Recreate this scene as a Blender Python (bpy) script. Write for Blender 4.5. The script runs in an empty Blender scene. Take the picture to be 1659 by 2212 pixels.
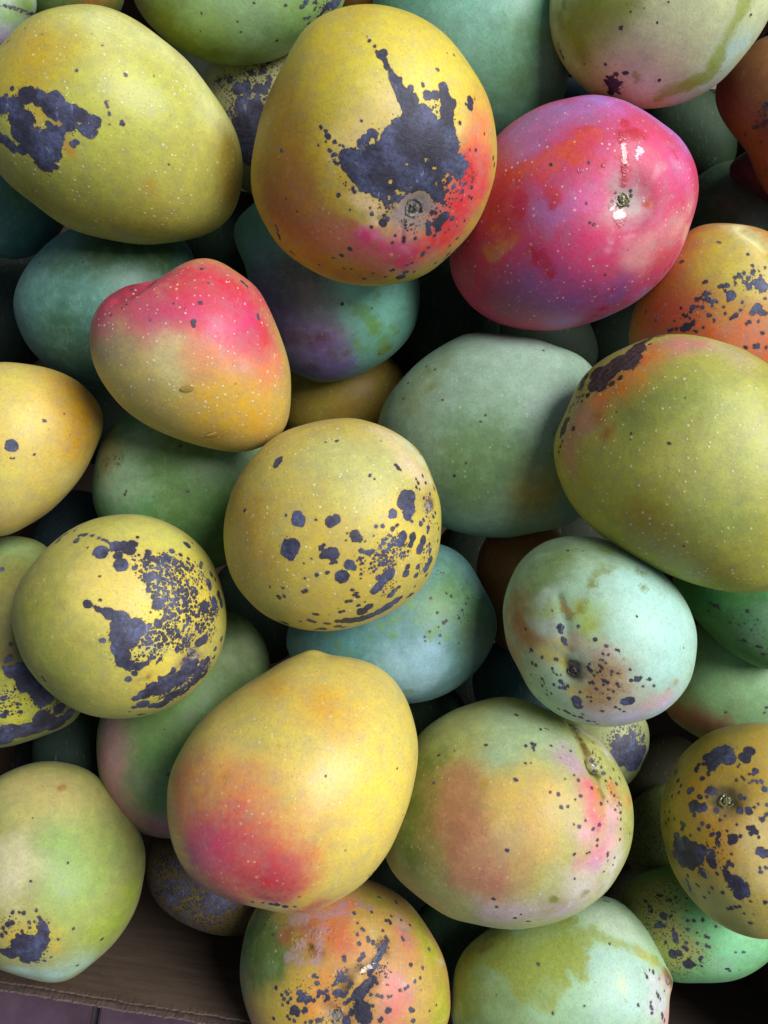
import bpy, bmesh, math, random
import numpy as np
from mathutils import Vector, Matrix

C = bpy.context.scene.collection
rad = math.radians

# ------------------------------------------------------------------ camera
CAM_H = 0.42
cam_d = bpy.data.cameras.new('camera')
cam_d.sensor_fit = 'VERTICAL'
cam_d.angle = rad(60.0)
cam_d.clip_start = 0.01
cam_d.clip_end = 100.0
cam = bpy.data.objects.new('camera', cam_d)
C.objects.link(cam)
cam.location = (0, 0, CAM_H)
cam.rotation_euler = (0, 0, 0)
bpy.context.scene.camera = cam

# ------------------------------------------------------------------ light
SUN_EL, SUN_ROT = rad(48.0), rad(62.0)
world = bpy.data.worlds.new('World')
bpy.context.scene.world = world
world.use_nodes = True
wn = world.node_tree
bg = wn.nodes['Background']
sky = wn.nodes.new('ShaderNodeTexSky')
sky.sky_type = 'NISHITA'
sky.sun_disc = False
sky.sun_elevation = SUN_EL
sky.sun_rotation = SUN_ROT
sky.dust_density = 1.0
wn.links.new(sky.outputs['Color'], bg.inputs['Color'])
bg.inputs['Strength'].default_value = 0.075
sun_d = bpy.data.lights.new('sun', 'SUN')
sun_d.energy = 4.6
sun_d.angle = rad(34.0)
sun_d.color = (1.0, 0.995, 0.985)
sun = bpy.data.objects.new('sun', sun_d)
C.objects.link(sun)
sd = Vector((math.sin(SUN_ROT) * math.cos(SUN_EL), math.cos(SUN_ROT) * math.cos(SUN_EL), math.sin(SUN_EL)))
sun.rotation_euler = sd.to_track_quat('Z', 'Y').to_euler()
sun.location = sd * 3.0
vs = bpy.context.scene.view_settings
vs.view_transform = 'Standard'
vs.look = 'None'
vs.exposure = -0.25
vs.gamma = 1.0
vs.use_curve_mapping = False

# ------------------------------------------------------------------ the fruit, measured
# Lengths are in units of 1/1659 of the frame width; F is the focal length in the same units.
F = 1916.0
def fr(code, pts):
    """points read in one of the 12 enlargements of the photograph -> frame units"""
    x0, y0 = int(code[0]) * 524.5, (0, 534, 1068, 1602)[int(code[1])]
    k = 0.36765
    return [(x0 + p[0] * k, y0 + p[1] * k) + tuple(q * k for q in p[2:3]) for p in pts]
def c(col, code, pts, s=1.0): return ('c', col, fr(code, pts), s)      # soft skin colour
def u(col, code, pts, s=1.0): return ('u', col, fr(code, pts), s)      # soft colour of the rubbed skin
def d(code, pts): return ('d', fr(code, pts))                           # dark spots
def dl(code, pts): return ('dl', fr(code, pts))                         # dark line
def h(code, pts): return ('h', fr(code, pts))                           # clear places in the dark
def sp(code, pts, lv): return ('sp', fr(code, pts), lv)                 # speckled zone
def r(code, pts): return ('r', fr(code, pts))                           # skin with its bloom rubbed off
def rl(code, pts): return ('rl', fr(code, pts))
def w(code, pts): return ('w', fr(code, pts))                           # wet with sap
def wl(code, pts): return ('wl', fr(code, pts))
def dim(code, x, y, rr, dep): return ('g', fr(code, [(x, y, rr)]), dep) # hollow (+) or swelling (-)
def groove(code, pts, dep): return ('gl', fr(code, pts), dep)
def stem(code, x, y, rr, style='brown'): return ('stem', fr(code, [(x, y, rr)]), style)

M = []
def mango(key, depth, D, res, label, base, outline, ops=(), lent=0.5, brown=0.0, bloom=0.25, rough=0.47, under=(120, 130, 50)):
    M.append(dict(key=key, t=depth, D=D, res=res, label=label, base=base, outline=outline, ops=list(ops),
                  lent=lent, brown=brown, bloom=bloom, rough=rough, under=under))

mango('A3', .385, .82, 1.25, 'large yellow mango with a broad blue black blotch above its stem and a red underside', (202,176,64),
 [(800,9),(892,28),(966,75),(1021,147),(1058,221),(1074,313),(1072,368),(1054,434),(1013,511),(947,574),(892,604),(800,620),(730,609),(672,585),(605,538),(583,504),(547,434),(540,368),(550,302),(580,202),(620,121),(664,55),(730,20)],
 [c((228,205,85),'10',[(1000,330,260),(1050,470,220),(1230,480,160)]), c((238,210,130),'10',[(840,600,110),(900,640,80),(690,800,90),(620,850,70),(1290,760,60)]),
  c((178,128,28),'10',[(180,880,260),(130,650,200),(250,1050,200)]), c((180,112,48),'10',[(330,1180,160),(420,1330,170),(200,1200,120)]),  # dark amber down the left paints in the shaded side
  c((236,140,92),'10',[(1420,720,110),(1380,850,90),(1450,560,60)]), c((222,80,88),'10',[(1380,1000,110),(1300,1180,140),(1210,1330,140),(1130,1420,100),(1420,1080,80)]),
  c((208,70,122),'10',[(900,1460,110),(740,1400,90),(960,1540,90),(680,1480,70)]), c((205,105,95),'10',[(560,1420,110),(800,1560,110)]),
  c((240,205,150),'10',[(800,1210,90),(730,1180,60)]), c((240,190,170),'10',[(930,1340,34),(900,1370,30)]), c((196,130,52),'10',[(480,1540,110),(640,1610,120),(1380,1390,60),(1180,1560,60)]),
  c((216,56,112),'10',[(900,1480,90),(990,1430,60),(760,1400,70)],.8), c((224,66,80),'10',[(1250,1150,120),(1180,1380,100),(1320,1040,70)]),
  c((190,165,60),'10',[(720,1250,40),(640,1230,40),(880,1290,24)]),
  c((226,130,170),'10',[(760,1330,26),(830,1390,26),(960,1440,30),(700,1380,24)],.8), c((170,95,60),'10',[(820,1440,26),(880,1500,24),(640,1340,40)],.7),
  dl('10',[(815,318,18),(840,372,14),(866,420,14),(885,460,24),(910,505,28),(945,560,40),(985,640,45)]),
  d('10',[(728,215,6),(745,238,7),(775,272,9),(787,302,10),(825,312,22),(838,300,12),(800,330,14),(920,468,16),(985,518,20),(990,590,36),
   (1090,560,26),(1130,558,24),(1180,515,28),(1185,560,32),(1200,600,38),(1235,605,22),(1200,660,42),(1200,720,42),(1215,770,38),
   (1060,660,42),(1000,720,68),(1080,740,68),(930,760,56),(1150,780,66),(900,830,76),(1000,850,110),(1130,870,96),(1230,860,46),(820,900,56),(760,940,66),(700,950,56),(640,930,46),(600,920,36),(620,970,36),(680,1010,56),(730,1060,56),(800,1040,76),(900,980,90),(1000,960,90),(1100,960,80),(1200,960,56),(1270,940,33),(900,1080,66),(800,1110,46),(860,1150,44),(930,1150,36),(1000,1060,60),(1100,1060,60),(1180,1040,46),(1150,1150,36),(1130,1100,46),(1270,1010,38),(1310,970,23),(760,790,28),(720,820,22),(690,840,22),
   (1335,590,24),(1337,625,22),(1310,612,6),(1363,582,6),(1275,720,12),(1240,815,24),(1060,497,9),(1143,412,9),(1240,322,7),(1200,310,4),(1372,430,9),(1382,455,9),(1370,878,9),(1332,878,5),(460,750,9),(500,800,17),(495,770,8),(490,832,8),(510,885,12),(543,835,11),(568,852,6),(590,860,6),(447,853,7),(228,885,10),(695,706,6),(530,910,9),(538,950,10),(550,915,7),(560,960,8),(650,1105,12),(660,1125,9),(690,1115,8),(565,1142,13),(750,1217,5),(758,1258,11),(832,1263,8),(848,1242,7),(825,1310,22),(850,1290,14),(755,1335,8),(950,1400,14),(945,1420,12),(880,1425,9),(895,1385,7),(1013,1400,12),(1090,1320,20),(1095,1370,18),(1090,1345,16),(1150,1310,33),(1185,1275,28),(1150,1345,20),(1230,1285,16),(1135,1250,12),(1108,1250,14),(1130,1385,12),(1060,1485,13),(1055,1500,12),(1290,1125,15),(1285,1175,10),(1345,1165,9),(1330,1155,8),(1345,1100,9),(1300,1080,13),(1240,1095,14),(1200,1120,12),(1180,1190,12),(1305,1295,6),(1260,1400,13),(1090,1455,9),(1210,1350,5),(1190,1365,5),(1257,1328,6),(630,1462,14),(580,1500,14),(533,1515,8),(590,1575,11),(640,1580,8),(718,1638,14),(765,1605,9),(885,1585,13),(870,1590,8),(840,1625,8),(995,1545,8),(968,1556,8),(930,1628,28),(955,1600,20),(1130,1545,8),(1005,1597,7),(1205,1495,18),(1185,1520,14),(1220,1440,8),(195,1330,13),(205,1350,10),(207,1375,14),(218,1402,12),(285,1480,12),(303,1495,10),(1470,930,14),(1478,970,16),(1440,1160,8),(1420,785,7),(450,1558,5),(255,1168,4),(630,1228,4),(320,1245,5)]),
  sp('10',[(770,820,60),(1150,620,60),(1250,1080,60),(980,1310,60),(1130,1230,60),(560,930,40),(620,1060,50),(1290,980,70),(1330,1040,60),(850,1200,60),(1200,1180,60),(1120,1330,60)],-1.2),
  h('10',[(1140,605,14),(1150,690,10),(960,965,9),(1080,940,9),(915,1128,20),(940,1138,14),(870,1070,9),(860,1165,10),(760,830,16),(990,1100,10),(1185,1060,14),(1200,1030,12),(1140,1080,9),(1130,990,12),(985,1210,74),(1040,1190,66)]),
  c((158,138,130),'10',[(1000,1220,90),(1050,1180,60),(980,1290,60)],1.3),
  dim('10',1000,1200,180,9), groove('10',[(880,1245,22),(860,1280,22),(800,1300,20)],4), groove('10',[(940,1330,14),(930,1430,14),(880,1490,14)],3),
  stem('10',1003,1215,54)], lent=.35)

mango('A10', .385, .8, 1.0, 'smooth yellow mango blushed red at its lower left, largest in the lower half', (214,190,100),
 [(640,1412),(708,1414),(760,1419),(804,1432),(844,1461),(877,1506),(896,1557),(903,1609),(901,1657),(889,1720),(870,1775),(841,1837),(811,1882),(775,1918),(727,1948),(672,1970),(627,1976),(594,1970),(561,1959),(530,1959),(478,1940),(427,1911),(390,1867),(368,1815),(360,1764),(362,1694),(371,1657),(393,1613),(434,1557),(496,1502),(552,1465),(610,1430)],
 [c((212,150,58),'12',[(480,1230,150),(620,1380,120),(150,1150,110)],.8), c((198,182,88),'12',[(40,1260,110),(130,1380,70)],.7), c((232,204,96),'13',[(800,250,260),(880,480,150),(700,520,150)]), c((240,205,120),'13',[(430,300,80),(380,420,60)],.8),  # cream blobs and brighter yellow right paint a highlight and the lit side
  c((222,140,84),'13',[(40,480,230),(-40,250,150),(260,700,150),(330,880,110)],.85), c((196,104,68),'03',[(1090,240,160),(1080,420,150),(1150,560,150)],.8), c((206,82,88),'13',[(-60,620,170),(60,700,170),(180,760,140)],.9), c((194,74,104),'03',[(1230,600,150),(1220,740,130)],.75), c((190,54,78),'13',[(120,830,120),(-60,900,120),(260,880,70)],.8), c((184,82,72),'03',[(990,420,90),(1000,560,90)],.8), c((176,60,86),'03',[(1050,720,110),(1150,850,110),(1300,930,90),(1420,970,60)],.85), c((150,44,84),'13',[(170,905,60),(-60,930,70)],.6), c((196,70,80),'13',[(450,960,70),(340,1000,60)],.8), c((160,84,128),'03',[(1150,700,80),(1160,860,60)],.5),
  c((212,176,60),'13',[(380,930,60)],.7), c((150,120,60),'03',[(1345,250,26)],.5), c((190,140,50),'12',[(210,1460,12)],.9),
  d('13',[(765,768,13),(745,785,12),(735,805,9),(205,960,20),(165,955,15),(250,970,18),(305,970,12),(120,948,11),(60,942,9),(940,430,6),(330,912,6),(604,640,4),(908,160,4),(490,200,4)]),
  dim('12',410,935,80,-10)], lent=.55, rough=.4)

mango('A4', .385, .85, 1.1, 'pinkish red mango with a wet stem hollow and shiny sap streak', (206,66,106),
 [(1255,206),(1306,205),(1362,221),(1417,254),(1464,290),(1494,331),(1509,382),(1507,434),(1490,496),(1461,563),(1446,585),(1398,633),(1343,670),(1270,700),(1196,714),(1123,711),(1069,696),(1014,659),(984,615),(971,571),(975,500),(995,420),(1030,345),(1078,290),(1115,257),(1178,224)],
 [c((178,128,206),'20',[(680,585,110),(900,610,100),(1040,720,90),(1160,830,80),(420,640,90),(250,720,80)]), c((192,96,140),'20',[(300,760,130),(250,1230,110),(420,1280,80),(600,700,90)]),  # lavender upper limb is bloom with sky sheen painted in
  c((222,72,122),'20',[(900,1000,170),(720,1400,190),(560,1500,120),(1000,1250,130),(660,1060,120),(1000,860,90)]), c((226,110,165),'20',[(1150,980,90),(1120,1540,90),(560,1180,90)],.8), c((240,186,172),'20',[(1200,1380,90),(1110,1330,90),(1200,1180,60),(880,1540,80),(960,1440,70)],.55), c((250,205,160),'20',[(1165,1390,50)],.5), c((240,150,180),'20',[(1000,1060,24),(1050,1020,22),(1100,980,22),(960,1300,24),(1000,1350,22),(860,1330,20),(870,1400,20),(760,1380,22),(720,1450,22)],.6), c((176,40,86),'20',[(930,1100,40),(900,1040,34),(960,1180,44),(910,1270,40)],.6),
  c((150,80,146),'21',[(480,330,170),(250,280,140),(750,280,90)]), c((172,116,184),'21',[(500,450,90),(750,400,80),(930,260,60)],.9), c((140,60,80),'21',[(150,380,130)],.6),  # lavender on the lower limb: bloom plus painted reflection of the sky
  c((176,82,98),'20',[(130,930,130)],.6), c((172,112,170),'20',[(250,860,110),(200,760,110),(360,700,100),(430,1290,80),(300,1260,80),(560,640,80)],.75), c((214,140,60),'20',[(90,1432,36),(150,1402,28),(30,1462,36)],.9), c((180,40,58),'20',[(80,1180,110),(160,1290,90),(120,1050,80)],.7), c((205,172,168),'20',[(800,1165,82)],1.4),
  u((190,18,36),'20',[(800,950,400)]), u((228,96,52),'20',[(440,950,120),(330,980,100),(560,870,70),(650,790,50),(200,1040,60)]), u((214,60,90),'20',[(610,900,70)],.7), u((176,34,62),'20',[(100,1200,200)],.9), u((215,120,50),'20',[(100,1430,90),(950,1190,30)]),
  r('20',[(620,765,36),(655,795,48),(560,800,36),(500,850,42),(600,860,50),(450,900,55),(520,920,50),(350,930,55),(290,970,55),(200,1020,46),(140,1045,36),(400,980,55),(350,1040,36),(370,1100,36),(400,1150,46),(400,1200,33),(820,715,25),(790,800,28),(870,790,40),(920,800,26),(955,1195,24),(680,970,26),(620,910,28),
   (100,1110,60),(60,1190,60),(180,1240,55),(120,1330,60),(60,1300,60),(220,1180,46),(300,1500,40),(340,1550,46),(380,1590,33),(280,1470,28),(1090,1545,18),(1060,1580,20),(1110,1500,14),(1100,880,14),(1120,930,14),(600,1000,14),(560,890,40)]),
  rl('20',[(805,820,24),(822,900,22),(815,960,30),(812,1060,26)]), rl('20',[(20,1470,14),(90,1430,16),(180,1388,12)]), r('21',[(690,360,16),(640,400,12),(690,405,15),(750,250,16),(820,320,14),(900,300,14),(1000,210,14),(1080,110,14),(330,90,40),(370,140,36)]),
  wl('20',[(800,800,14),(818,900,13),(815,1080,14)]), w('20',[(905,885,24),(890,920,14),(785,1270,36),(795,1310,24),(740,1210,24),(795,815,20),(560,1000,14),(690,970,10),(745,1200,22)]),
  d('20',[(588,1195,7),(613,1308,7),(637,1316,7),(702,1613,6),(385,967,7),(608,955,6)]), d('20',[(745,1180,10),(850,1120,10),(852,1150,9),(835,1210,12),(760,1215,9),(790,1215,10),(760,1130,7)]),
  dim('20',850,1175,230,20), dim('20',930,1190,80,3),
  stem('20',796,1168,42,'green')], lent=.85, bloom=.4, under=(184,14,30))

mango('A6', .385, .72, 1.15, 'big olive green mango with a dark brown scar along its upper left edge', (174,170,70),
 [(1453,720),(1398,731),(1328,760),(1284,791),(1255,817),(1240,847),(1226,887),(1203,924),(1195,957),(1200,1008),(1214,1056),(1248,1111),(1284,1144),(1336,1182),(1417,1230),(1490,1259),(1564,1278),(1640,1282),(1715,1255),(1765,1170),(1785,1060),(1765,930),(1720,845),(1659,784),(1600,751),(1527,727)],
 [c((146,152,66),'21',[(860,1000,130),(1150,930,170),(900,850,110)]), c((198,198,108),'21',[(1480,1130,240),(1400,1350,200),(1560,900,120)]), c((196,180,124),'21',[(1350,580,110),(1500,640,90)]), c((204,128,120),'21',[(1130,560,90),(1240,560,70)]),
  c((218,130,58),'21',[(960,640,80),(880,760,80),(780,850,70),(690,900,50)]), c((216,100,70),'21',[(980,590,40),(930,660,34)],.8), c((198,142,112),'21',[(550,1000,80),(500,1150,80),(600,950,60),(480,1280,70)]), c((156,88,32),'21',[(660,980,46),(690,1080,46)],.8), c((158,134,42),'22',[(900,150,140),(1000,300,160),(1300,450,140)]), c((150,165,80),'22',[(1400,150,140)],.6),
  dl('21',[(1050,520,9),(980,530,14),(900,570,38),(850,660,56),(760,700,66),(690,770,66),(640,820,40)]),
  d('21',[(880,610,55),(850,680,50),(780,680,66),(720,740,66),(650,740,44),(640,800,44),(580,770,36),(560,820,28),(680,810,42),(740,800,20),(790,770,16),(800,760,10),(550,880,11),(535,885,9),(575,868,9),(600,870,18),(515,925,12),(500,940,9),(565,905,9),(540,910,6),(495,965,11),(470,1030,28),(455,1075,33),(440,1108,14),(487,1012,16),(515,1065,15),(450,1140,11),(440,1175,12),(430,1205,9),(418,1255,7),(412,1290,6),(432,1298,4),(965,570,12),(900,650,22),(870,713,5),(770,970,4),(857,1097,6),(853,1128,3),(1068,1147,4),(1085,1157,3),(1172,888,3)]), d('22',[(1165,302,5),(900,380,5)]),
  sp('21',[(560,850,50),(440,1180,40)],-2), dim('21',720,960,170,7), dim('21',1150,760,240,-9), groove('21',[(640,780,60),(720,740,60)],4)], lent=1.5, brown=1.0, bloom=.25)

mango('A1', .395, .78, 1.0, 'large olive yellow mango with a torn black patch, uppermost at the left', (190,182,86),
 [(154,9),(230,14),(312,55),(404,129),(474,221),(512,290),(523,345),(522,404),(493,474),(434,511),(331,529),(257,522),(147,493),(55,427),(0,379),(-40,310),(-55,240),(-42,165),(0,99),(48,48),(100,20)],
 [c((212,210,140),'00',[(600,120,150),(900,240,150),(1150,430,160),(1250,650,130)]), c((190,158,46),'00',[(260,270,150),(120,420,150),(280,430,110)],.9), c((160,152,56),'00',[(500,1250,220),(200,1120,170),(800,1370,150)]), c((190,190,84),'00',[(700,700,260),(850,450,170)]), c((196,160,52),'00',[(890,1110,55)],.7), c((150,112,34),'00',[(1380,1100,130),(1350,900,100)],.7), c((170,172,70),'00',[(560,1100,150)],.8),  # brown on the right edge paints the shadow falling there
  c((200,150,60),'00',[(235,690,50),(390,840,40)]), c((150,110,100),'00',[(340,720,44)]), 
  d('00',[(150,560,40),(230,575,40),(320,580,38),(350,590,26),(90,620,42),(40,615,36),(5,620,40),(100,700,48),(110,780,46),(170,820,56),(220,880,56),(260,950,52),(290,890,56),(310,835,46),(250,800,46),(390,640,30),(430,650,33),(470,680,33),(500,690,30),(550,710,30),(530,770,34),(490,760,28),(430,845,18),(455,830,13),(40,830,30),(5,810,26),(70,860,28),(130,880,28),(72,520,14),(35,560,12),(180,525,20),(325,980,18),(345,910,18),(150,700,44),(290,640,36),(340,680,34),(400,720,40),(360,780,34),(280,750,34),
   (145,167,6),(45,245,8),(603,263,8),(448,413,6),(738,442,10),(625,600,8),(632,620,6),(642,672,8),(645,725,5),(722,720,15),(1003,680,4),(245,203,5),(993,967,4),(905,445,3),(350,1308,8)]),
  h('00',[(225,650,20),(235,700,26),(250,740,20),(400,805,22),(345,725,18)]),
  dim('00',240,690,70,3)], lent=1.5, rough=.4)

mango('A8', .395, .85, 1.2, 'round mustard yellow mango scattered with black spots down its right side', (196,176,88),
 [(741,903),(679,911),(616,931),(561,971),(525,1016),(500,1062),(487,1112),(482,1153),(489,1215),(515,1274),(563,1323),(613,1349),(672,1362),(730,1362),(800,1344),(866,1311),(911,1270),(936,1226),(951,1164),(953,1104),(947,1071),(933,1030),(914,986),(885,953),(837,924),(789,907)],
 [c((182,142,48),'12',[(40,160,150),(-80,60,150),(150,420,120)],.8), c((190,190,116),'11',[(780,1360,150),(860,1220,140),(650,1280,130),(500,1200,130)],.85), c((224,200,156),'11',[(960,1260,80),(1020,1330,60),(880,1120,80)]), c((216,214,168),'11',[(980,1160,60),(1050,1240,50),(1090,1350,40)]), c((208,180,78),'12',[(500,560,190),(750,500,190),(450,250,130)],.8), c((226,196,90),'12',[(900,140,110),(1000,330,120)],.9), c((176,172,84),'12',[(180,700,110)],.6), c((200,190,60),'12',[(1140,60,40),(1150,150,40)]),
  d('11',[(208,1258,24),(195,1282,18),(222,1242,16),(915,1300,15),(900,1280,9),(925,1310,9),(488,1146,5),(553,1139,8),(750,1340,9),(747,1253,4),(775,1360,4),(12,1548,13),(428,1598,6),(250,1575,7),(1030,1385,13),(1020,1410,11),(1018,1360,9),(1055,1340,11),(1072,1385,9),(1040,1420,10),(965,1470,40),(980,1530,42),(940,1500,36),(970,1570,32),(990,1460,33),(925,1460,10),(880,1565,24),(865,1580,12),(820,1640,13),(785,1640,7),(995,1610,8),(1100,1450,10),(1125,1420,14),(810,1140,4),(1015,1180,6),(1040,1215,8)]),
  d('12',[(325,150,34),(325,130,28),(520,165,28),(545,150,24),(275,315,44),(262,335,36),(292,300,36),(280,360,26),(665,240,26),(690,262,18),(660,262,18),(525,350,34),(490,352,25),(550,360,20),(465,362,16),(465,310,16),(478,295,8),(455,320,10),(625,410,26),(650,432,18),(605,412,14),(585,485,36),(437,476,12),(495,457,13),(690,330,14),(740,340,18),(765,335,14),(720,340,12),(690,375,12),(700,405,8),(530,400,13),(545,398,8),(520,405,6),(370,565,14),(355,572,9),(208,600,12),(218,608,9),(242,595,9),(235,550,7),(160,543,5),(365,490,6),(360,405,4),(695,467,8),(690,495,6),(665,580,14),(645,560,11),(675,600,13),(655,590,9),(610,628,13),(635,626,11),(680,652,13),(575,690,14),(592,685,8),(560,670,5),(718,630,6),(420,703,12),(438,706,9),(508,708,5),(500,760,16),(485,757,9),(395,742,20),(420,750,16),(335,745,10),(245,755,22),(225,748,14),(465,790,26),(430,795,14),(560,775,22),(590,780,18),(600,742,30),(560,745,20),(650,740,36),(700,730,38),(745,715,36),(700,690,30),(740,660,26),(690,680,20),(800,690,36),(850,660,38),(900,625,30),(870,590,22),(890,565,20),(915,545,14),(930,605,18),(985,590,18),(1005,578,10),(965,605,10),(775,565,24),(800,540,28),(825,510,26),(855,475,36),(870,455,22),(800,490,20),(960,465,22),(968,425,20),(1020,475,20),(1030,425,18),(1080,430,30),(1100,390,28),(1080,470,16),(1100,330,18),(1095,295,14),(1060,270,26),(1040,320,28),(1045,175,18),(1060,150,14),(1090,195,16),(1085,220,12),(1145,170,10),(1150,200,9),(1145,275,9),(880,205,14),(905,180,9),(770,242,6),(820,190,12),(785,190,7),(720,275,5),(610,225,4),(610,270,4),(405,373,4),(430,147,6),(940,245,26),(930,280,24),(1000,250,24),(985,295,20),(1130,110,9),(1120,130,8),(1010,540,7)]),
  sp('12',[(840,300,56),(850,350,70),(900,310,70),(860,400,50),(800,380,50),(780,420,40),(940,330,50)],0.9), sp('12',[(850,560,60),(1080,330,60),(1060,430,50),(690,400,50)],-1.4), sp('12',[(1100,130,60)],-1.6),
  c((120,95,70),'12',[(1085,70,36),(1080,30,30)],1.3), d('12',[(1105,60,12),(1065,20,10),(1100,90,10)]), dim('12',1085,60,100,9), stem('12',1082,72,30)], lent=1.5)

mango('A7', .395, .82, 1.0, 'small mango red above and yellow below with two amber sap drops', (198,172,88),
 [(434,557),(397,567),(368,585),(331,604),(305,607),(257,626),(221,652),(199,692),(193,733),(202,784),(221,824),(265,880),(320,920),(386,950),(460,970),(522,977),(574,961),(609,935),(624,902),(629,846),(626,791),(609,733),(580,663),(547,611),(525,598),(493,574),(463,560)],
 [c((208,66,96),'01',[(1150,150,190),(1350,250,200),(1250,400,200),(1450,480,190),(1000,320,150),(1350,560,150),(1550,600,110),(1560,300,110),(1180,500,90)]), c((190,80,108),'01',[(640,310,90),(720,240,70),(800,200,60),(800,360,150),(700,330,120),(600,430,110),(900,440,110)]), c((214,70,122),'01',[(1300,470,80),(1430,430,60),(1380,620,70),(1130,380,50)],.8), c((226,138,104),'01',[(1130,620,90),(1480,780,130),(1300,740,110),(1600,720,80),(1200,660,80)],.7), c((230,150,150),'01',[(1330,740,40),(1450,720,40)],.7),
  c((168,150,108),'01',[(700,600,110),(600,620,80)]), c((206,202,150),'01',[(940,700,100),(960,580,60),(1020,780,80)],.6), c((220,168,66),'01',[(1300,900,150),(1200,1060,130),(1500,1000,150)]), c((190,168,94),'01',[(800,850,150),(1000,1050,110),(680,760,90)]), c((186,62,96),'01',[(860,205,120),(880,180,120),(800,225,90),(640,300,90)]), c((140,40,62),'01',[(800,240,60),(720,290,46)],.9),  # the palest blobs paint a soft highlight
  d('01',[(1185,128,9),(1205,122,5),(1225,208,6),(1178,328,14),(1135,440,15),(1140,460,12),(1515,400,12),(1518,418,11),(1425,205,16),(1450,228,14),(880,427,6),(742,338,5),(718,355,5),(650,398,5),(1085,358,4),(1010,130,12),(990,140,8),(1455,373,4),(915,285,5),(1020,330,4),(775,250,12)]),
  groove('01',[(860,200,55),(770,255,60),(690,300,40)],15), c((190,150,60),'01',[(1265,1100,60)],.7)], lent=2.2)

mango('A9', .395, .88, 1.2, 'round yellow mango with the densest blue black speckle over its right half', (182,172,86),
 [(287,1110),(221,1116),(165,1136),(118,1167),(66,1222),(33,1278),(25,1325),(33,1381),(55,1436),(92,1484),(147,1524),(202,1546),(257,1552),(313,1546),(368,1528),(423,1487),(463,1436),(485,1381),(490,1325),(478,1259),(452,1204),(408,1156),(349,1123)],
 [c((152,150,60),'02',[(160,700,190),(300,1050,190),(150,950,130),(450,1220,140)]), c((218,198,104),'02',[(800,560,190),(700,480,130),(900,700,150),(1000,1000,160),(600,580,110)]), c((206,198,104),'02',[(850,200,160),(1000,260,110)]), c((220,195,70),'02',[(1000,560,200),(900,1060,130),(1180,640,140)],.8), c((150,170,140),'02',[(920,560,40),(1080,600,40),(930,900,40)],.6), c((130,105,55),'02',[(850,1065,28),(790,1080,20)],.9),  # olive at the left and below paints the side away from the light
  d('02',[(340,275,18),(355,255,18),(375,240,14),(400,225,12),(435,215,12),(470,240,16),(500,238,16),(540,243,15),(580,255,10),(605,265,8),(630,275,8),(650,290,8),(445,275,18),(455,262,14),(590,335,38),(600,350,28),(515,313,6),(690,305,34),(730,300,30),(780,290,26),(760,325,34),(660,325,14),(695,360,24),(710,412,36),(585,484,5),(588,620,8),(515,645,22),(560,660,9),(582,680,18),(620,690,26),(645,705,28),(700,730,38),(735,722,22),(680,770,28),(740,785,50),(700,830,44),(800,790,50),(760,850,46),(690,860,30),(700,900,40),(720,950,40),(710,990,24),(760,1005,28),(810,1010,24),(650,850,12),(610,853,14),(595,857,9),(680,845,10),(790,432,14),(800,420,10),(790,1055,18),(755,1085,20),(950,980,26),(935,985,18),(1000,945,12),(1040,912,20),(970,930,8),(865,990,14),(880,965,14),(905,960,9),(840,1000,12),
   (870,340,20),(1010,332,18),(1062,355,13),(1105,378,13),(1100,298,22),(1090,290,16),(1185,405,14),(1180,425,14),(1225,520,24),(1232,545,20),(1240,470,20),(1265,500,14),(1185,545,10),(1150,578,7),(1125,283,5),(808,252,6),(985,375,22),(880,380,18),(920,390,20),
   (1010,1040,24),(960,1080,32),(900,1140,42),(850,1175,36),(800,1198,22),(788,1250,18),(840,1235,34),(940,1150,40),(1000,1110,46),(1060,1080,50),(1100,1030,50),(1130,1010,46),(1170,1020,40),(1215,980,26),(1265,910,16),(1300,850,20),(1255,960,14),(1150,1090,42),(1080,1150,40),(1010,1185,40),(950,1235,38),(900,1240,24),(830,1292,16),(760,1278,7),(850,1290,10),(1200,1060,24),(250,1075,12),(262,1095,11),(1200,850,28),(1170,870,28),(1110,960,18),(1080,970,14),(883,690,5),(1285,590,26),(1300,640,26),(1260,640,34),(1200,660,34),(930,760,22),(870,770,14),(870,490,24),(870,565,16),(900,600,16),(930,640,30),(910,655,20)]),
  sp('02',[(880,400,60),(960,380,46),(870,470,56),(950,460,80),(1050,420,60),(1100,430,46),(900,520,50),(980,540,90),(1060,520,70),(1120,580,66),(1010,620,80),(1080,650,70),(1160,680,60),(1000,700,60),(950,840,80),(1040,800,60),(1090,860,60),(1250,660,60),(1230,720,50),(1180,770,50),(870,830,60),(1080,740,60)],1.5), sp('02',[(830,930,70),(1230,800,70),(900,900,80),(1150,480,90),(820,380,50)],-.6), sp('02',[(1050,1130,110),(1180,1040,80)],1.6),
  h('02',[(1060,760,30),(1075,720,26),(1100,790,18),(1000,960,44),(960,1020,50),(870,1060,0),(800,930,26),(1170,610,26),(1185,580,18),(1215,800,18),(1250,770,14),(1090,1140,12),(1165,1000,9),(1040,560,14),(1130,470,20)]),
  c((130,100,80),'02',[(1135,925,52)],1.3), dim('02',1140,920,130,9), stem('02',1135,928,40)], lent=.35)

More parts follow.
